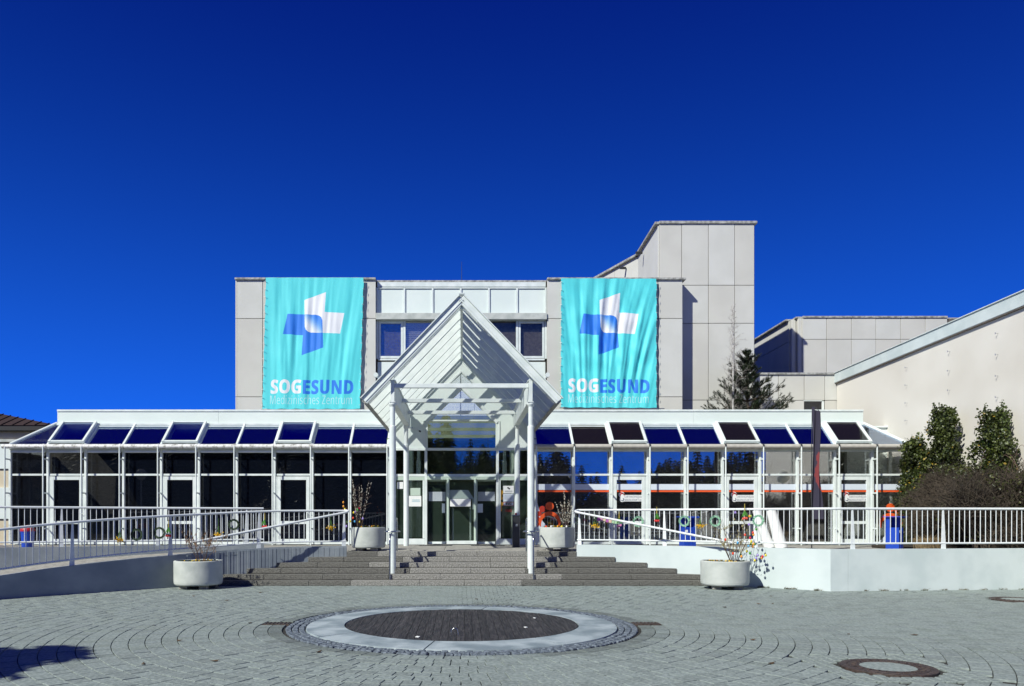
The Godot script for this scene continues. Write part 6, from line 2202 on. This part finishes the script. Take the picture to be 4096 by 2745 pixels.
	for i in 9:
		var z := -22.9 + i * .33
		bb.tint = Color(.16, .10, .08)
		bb.tube(arc(Vector3(15.05, PLAT + .6, z), Vector3(15.15, 5.4 - rg.randf(), z + .3), Vector3(15.1, 3.0, z + rg.randf_range(.9, 1.5)), 12), .006, 4, false)
	put("shoots", bb, M.twiggy, o)
	# dry grass at the foot of the bin and weeds along the wall
	var dg := thing("dry_grass", Vector3(12.9, PLAT, -21.3), "tuft of dry straw-coloured grass beside the blue bin", "grass")
	bb = Mb.new()
	for i in 150:
		var a := rg.randf() * TAU
		var p := Vector3(12.9 + rg.randf_range(-.25, .35), PLAT + .05, -21.3 + rg.randf_range(-.3, .3))
		var k := rg.randf_range(.6, 1.2)
		bb.tint = Color(.34 * k, .25 * k, .14 * k)
		bb.tube([p, p + Vector3(cos(a) * .1, .28, sin(a) * .1), p + Vector3(cos(a) * .32, rg.randf_range(.2, .5), sin(a) * .32)], [.005, .004, .001], 3, false)
	put("blades", bb, M.twiggy, dg)
	for q in [[6.9, 8.5, "thin line of weeds at the foot of the curved white wall"], [9.4, 13.4, "thin line of dry weeds at the foot of the long white wall"]]:
		var w := thing("weeds", Vector3(q[0], 0, -18.3), q[2], "weeds")
		w.set_meta("kind", "stuff")
		bb = Mb.new()
		for i in 130:
			var x := rg.randf_range(q[0], q[1])
			x = lerpf(x, q[0] + round((x - q[0]) * 2.0) / 2.0, .6)
			var dd := 18.2
			for k in right_line.size() - 1:
				if x >= right_line[k].x and x < right_line[k + 1].x:
					dd = lerpf(right_line[k].y, right_line[k + 1].y, (x - right_line[k].x) / (right_line[k + 1].x - right_line[k].x))
			var p := Vector3(x, -.01, -(dd - rg.randf_range(.01, .07)))
			var k2 := rg.randf_range(.5, 1.3)
			bb.tint = (Color(.05, .07, .02) if rg.randf() < .5 else Color(.20, .15, .08)) * k2
			bb.tube([p, p + Vector3(rg.randf_range(-.03, .03), .03, rg.randf_range(-.0, .03)), p + Vector3(rg.randf_range(-.06, .06), rg.randf_range(.02, .07), rg.randf_range(0, .05))], [.005, .004, .001], 3, false)
		put("blades", bb, M.twiggy, w)
	pine(Vector3(wx(1708, 30.3), 0, -30.3), wy(806, 30.3), rg)
	birch(Vector3(wx(1674, 29.7), 0, -29.7), wy(688, 29.7), rg)

func pine(at: Vector3, top: float, rg: RandomNumberGenerator) -> void:
	var o := thing("pine_tree", at, "dark bushy pine rising behind the pavilion roof before the tower", "pine")
	var b := Mb.new()
	b.tube([at, at + Vector3(.03, top * .5, 0), at + Vector3(-.03, top - .15, 0)], [.14, .10, .02], 10)
	var nd := Mb.new()
	var y := 3.6
	while y < top - .1:
		var t := (y - 3.6) / (top - 3.6)
		var reach := minf(1.6, 1.24 * (maxf(0.0, top - y) / 2.3) ** .75 + .06)
		var n := int(lerpf(12, 6, t))
		for i in n:
			var a := TAU * i / n + rg.randf() * 1.2
			var l := reach * rg.randf_range(.5, 1.15)
			var p0 := at + Vector3(0, y, 0)
			var p1 := p0 + Vector3(cos(a) * l * .6, l * .10, sin(a) * l * .6)
			var p2 := p0 + Vector3(cos(a) * l, l * .42 + .04, sin(a) * l)
			b.tube([p0, p1, p2], [.028, .018, .006], 4, false)
			var m := int(7 + l * 15)
			for k in m:
				var u := lerpf(.25, 1.0, float(k) / m)
				var c := p0.lerp(p1, u).lerp(p1.lerp(p2, u), u) + Vector3(rg.randfn(), rg.randfn(), rg.randfn()) * .05 * l
				var up := ((p2 - p1).normalized() + Vector3(rg.randfn() * .45, .35 + rg.randfn() * .3, rg.randfn() * .45)).normalized()
				# one shoot: a bottlebrush of needles
				var g := rg.randf_range(.55, 1.35)
				nd.tint = Color(.017 * g, .029 * g, .008 * g)
				for q in 30:
					var v := Vector3(rg.randfn(), rg.randfn(), rg.randfn()).normalized()
					var s := c + up * rg.randf_range(0, .16)
					var e := s + (up * .8 + v).normalized() * rg.randf_range(.06, .11)
					var w := v.cross(up).normalized() * .008
					nd.tri(s - w, e, s + w)
		y += lerpf(.30, .20, t)
	put("trunk", b, M.bark, o)
	put("crown", nd, M.leafy, o)

func grow(b: Mb, p: Vector3, dir: Vector3, len: float, r: float, depth: int, rg: RandomNumberGenerator, droop: float) -> void:
	var pts := [p]
	var rad := [r]
	var d := dir
	for k in 4:
		d = (d + Vector3(rg.randfn() * .12, rg.randfn() * .06 + droop, rg.randfn() * .12)).normalized()
		pts.append(pts[-1] + d * len * .25)
		rad.append(r * (1.0 - .18 * (k + 1)))
	b.tube(pts, rad, 5 if depth > 1 else 3, false)
	if depth <= 0:
		return
	var n := 5 if depth > 1 else 6
	for i in n:
		var t := rg.randf_range(.25, 1.0)
		var k := mini(int(t * 4), 3)
		var q: Vector3 = pts[k].lerp(pts[k + 1], t * 4 - k)
		var a := rg.randf() * TAU
		var side := d.cross(Vector3(cos(a), sin(a), .3)).normalized()
		grow(b, q, (d * .75 + side * .75).normalized(), len * rg.randf_range(.4, .62), r * .45, depth - 1, rg, droop)

func birch(at: Vector3, top: float, rg: RandomNumberGenerator) -> void:
	var o := thing("birch_tree", at, "leafless young birch with a thin white trunk before the tower", "birch")
	var b := Mb.new()
	b.tube([at, at + Vector3(.02, top * .35, 0), at + Vector3(.02, top * .62, 0), at + Vector3(.04, top, 0)], [.085, .065, .036, .004], 9)
	put("trunk", b, M.birch_bark, o)
	b = Mb.new()
	for i in 72:
		var t := lerpf(.42, .97, i / 71.0)
		var a := i * 2.4 + rg.randf()
		var p := at + Vector3(.02, top * t, 0)
		var reach := lerpf(1.05, .18, clampf((t - .42) / .55, 0, 1)) * rg.randf_range(.6, 1.0)
		b.tint = Color(.38, .345, .325)
		grow(b, p, Vector3(cos(a) * .55, .85, sin(a) * .55).normalized(), reach, .009, 2, rg, .0)
	put("crown", b, M.twiggy, o)

# ------------------------------------------------------------------ what stands outside the picture: it throws the shadows and fills the mirrors
func surroundings() -> void:
	var rg := RandomNumberGenerator.new()
	rg.seed = 404
	# spruce whose shadow falls into the plaza's corner
	var at := Vector3(-10.25, 0, -4.6)
	var o := thing("spruce_tree", at, "dark spruce at the plaza's edge whose shadow falls across the paving", "spruce")
	spruce(o, at, 6.0, 3.3, rg, 26)
	# leafless tree whose twigs shade the corner posts of the ramp-side wing
	at = Vector3(-20.2, 0, -20.6)
	o = thing("bare_tree", at, "leafless tree at the pavilion's corner shading the outer posts with its twigs", "tree")
	var b := Mb.new()
	b.tube([at, at + Vector3(.1, 1.6, 0), at + Vector3(.1, 3.2, .1)], [.2, .15, .11], 10)
	put("trunk", b, M.bark, o)
	b = Mb.new()
	b.tint = Color(.06, .05, .042)
	for i in 11:
		var a := i * 2.4
		grow(b, at + Vector3(.1, 1.9 + i * .16, .05), Vector3(cos(a) * .8, .55, sin(a) * .8).normalized(), 3.3, .07, 3, rg, .01)
	put("crown", b, M.twiggy, o)
	# wood across the road, mirrored in the panes
	var proto := Mb.new()
	conifer(proto, rg)
	var pm := proto.mesh(M.leafy)
	var mm := MultiMesh.new()
	mm.transform_format = MultiMesh.TRANSFORM_3D
	mm.mesh = pm
	var spots := []
	for i in 1100:
		var x := rg.randf_range(-130, 120)
		var z := rg.randf_range(42, 78)
		var h := rg.randf_range(13, 19)
		if x > -1:
			h = rg.randf_range(7.5, 11.0) + 2.2 * sin(x * .21) + (4.0 if rg.randf() < .05 else 0.0)
		spots.append(Transform3D(Basis(Vector3.UP, rg.randf() * TAU).scaled(Vector3(h * 1.5, h, h * 1.5) if h < 12.0 else Vector3(h, h, h)), Vector3(x, -.05, z)))
	mm.instance_count = spots.size()
	for i in spots.size():
		mm.set_instance_transform(i, spots[i])
	var mi := MultiMeshInstance3D.new()
	mi.name = "forest"
	mi.multimesh = mm
	add_child(mi)
	tag(mi, "dark spruce wood across the road, seen mirrored in the panes", "forest", "", "stuff")
	# tall bare trees across the road, mirrored above the doors
	for q in [[1.5, 33.0, 11.0, "slender leafless tree across the road mirrored in the entrance gable"], [9.0, 36.0, 10.0, "spreading leafless tree across the road mirrored in the striped panes"]]:
		at = Vector3(q[0], 0, q[1])
		o = thing("roadside_tree", at, q[3], "tree", "leafless roadside trees")
		b = Mb.new()
		b.tube([at, at + Vector3(.1, q[2] * .3, 0), at + Vector3(0, q[2] * .5, 0)], [.22, .16, .10], 8)
		put("trunk", b, M.bark, o)
		b = Mb.new()
		b.tint = Color(.05, .042, .036)
		for i in 10:
			var a := i * 2.4
			grow(b, at + Vector3(0, q[2] * (.28 + .022 * i), 0), Vector3(cos(a) * .6, .8, sin(a) * .6).normalized(), q[2] * .45, .08, 3, rg, .0)
		put("crown", b, M.twiggy, o)

func spruce(o: Node3D, at: Vector3, h: float, r: float, rg: RandomNumberGenerator, whorls: int) -> void:
	var b := Mb.new()
	b.tube([at, at + Vector3(0, h, 0)], [.16, .01], 8)
	put("trunk", b, M.bark, o)
	b = Mb.new()
	for w in whorls:
		var t := float(w) / whorls
		var y := lerpf(.9, h - .1, t)
		var reach := r * (1.0 - t) ** .6 + .12
		var n := 9
		for i in n:
			var a := TAU * i / n + w * .7 + rg.randf() * .3
			var l := reach * rg.randf_range(.7, 1.1)
			var d := Vector3(cos(a), -.18, sin(a)).normalized()
			var p0 := at + Vector3(0, y, 0)
			var k := rg.randf_range(.6, 1.2)
			b.tint = Color(.018 * k, .032 * k, .014 * k)
			var m := int(5 + l * 9)
			for q in m:
				var u := float(q + 1) / m
				var c := p0 + d * l * u
				for e in [-1.0, 1.0]:
					var side: Vector3 = Vector3(-sin(a), 0, cos(a)) * e
					var tip: Vector3 = c + (side * .8 + d * .7).normalized() * (.34 * (1.1 - u * .5)) + Vector3(0, -.05 + rg.randfn() * .05, 0)
					b.tri(c - d * .06 + Vector3(0, .02, 0), tip, c + d * .09 - Vector3(0, .02, 0))
	put("crown", b, M.leafy, o)

func conifer(b: Mb, rg: RandomNumberGenerator) -> void:
	# one spruce of height 1 for the wood
	b.tint = Color(.05, .035, .025)
	b.tube([Vector3.ZERO, Vector3(0, .9, 0)], [.016, .004], 5, false)
	for w in 26:
		var t := w / 26.0
		var y := lerpf(.08, .98, t)
		var reach := .20 * (1.0 - t) ** .85 + .012
		for i in 9:
			var a := TAU * i / 9.0 + w * 1.1 + rg.randf() * .5
			var l := reach * rg.randf_range(.65, 1.15)
			var d := Vector3(cos(a), 0, sin(a))
			var side := Vector3(-sin(a), 0, cos(a)) * (l * .28)
			var k := rg.randf_range(.5, 1.2)
			b.tint = Color(.016 * k, .028 * k, .014 * k)
			var p0 := Vector3(0, y, 0)
			var p1 := p0 + d * l * .55 + Vector3(0, -.012, 0)
			var p2 := p0 + d * l + Vector3(0, -.035 + rg.randfn() * .008, 0)
			b.quad(p0, p1 + side, p2, p1 - side)
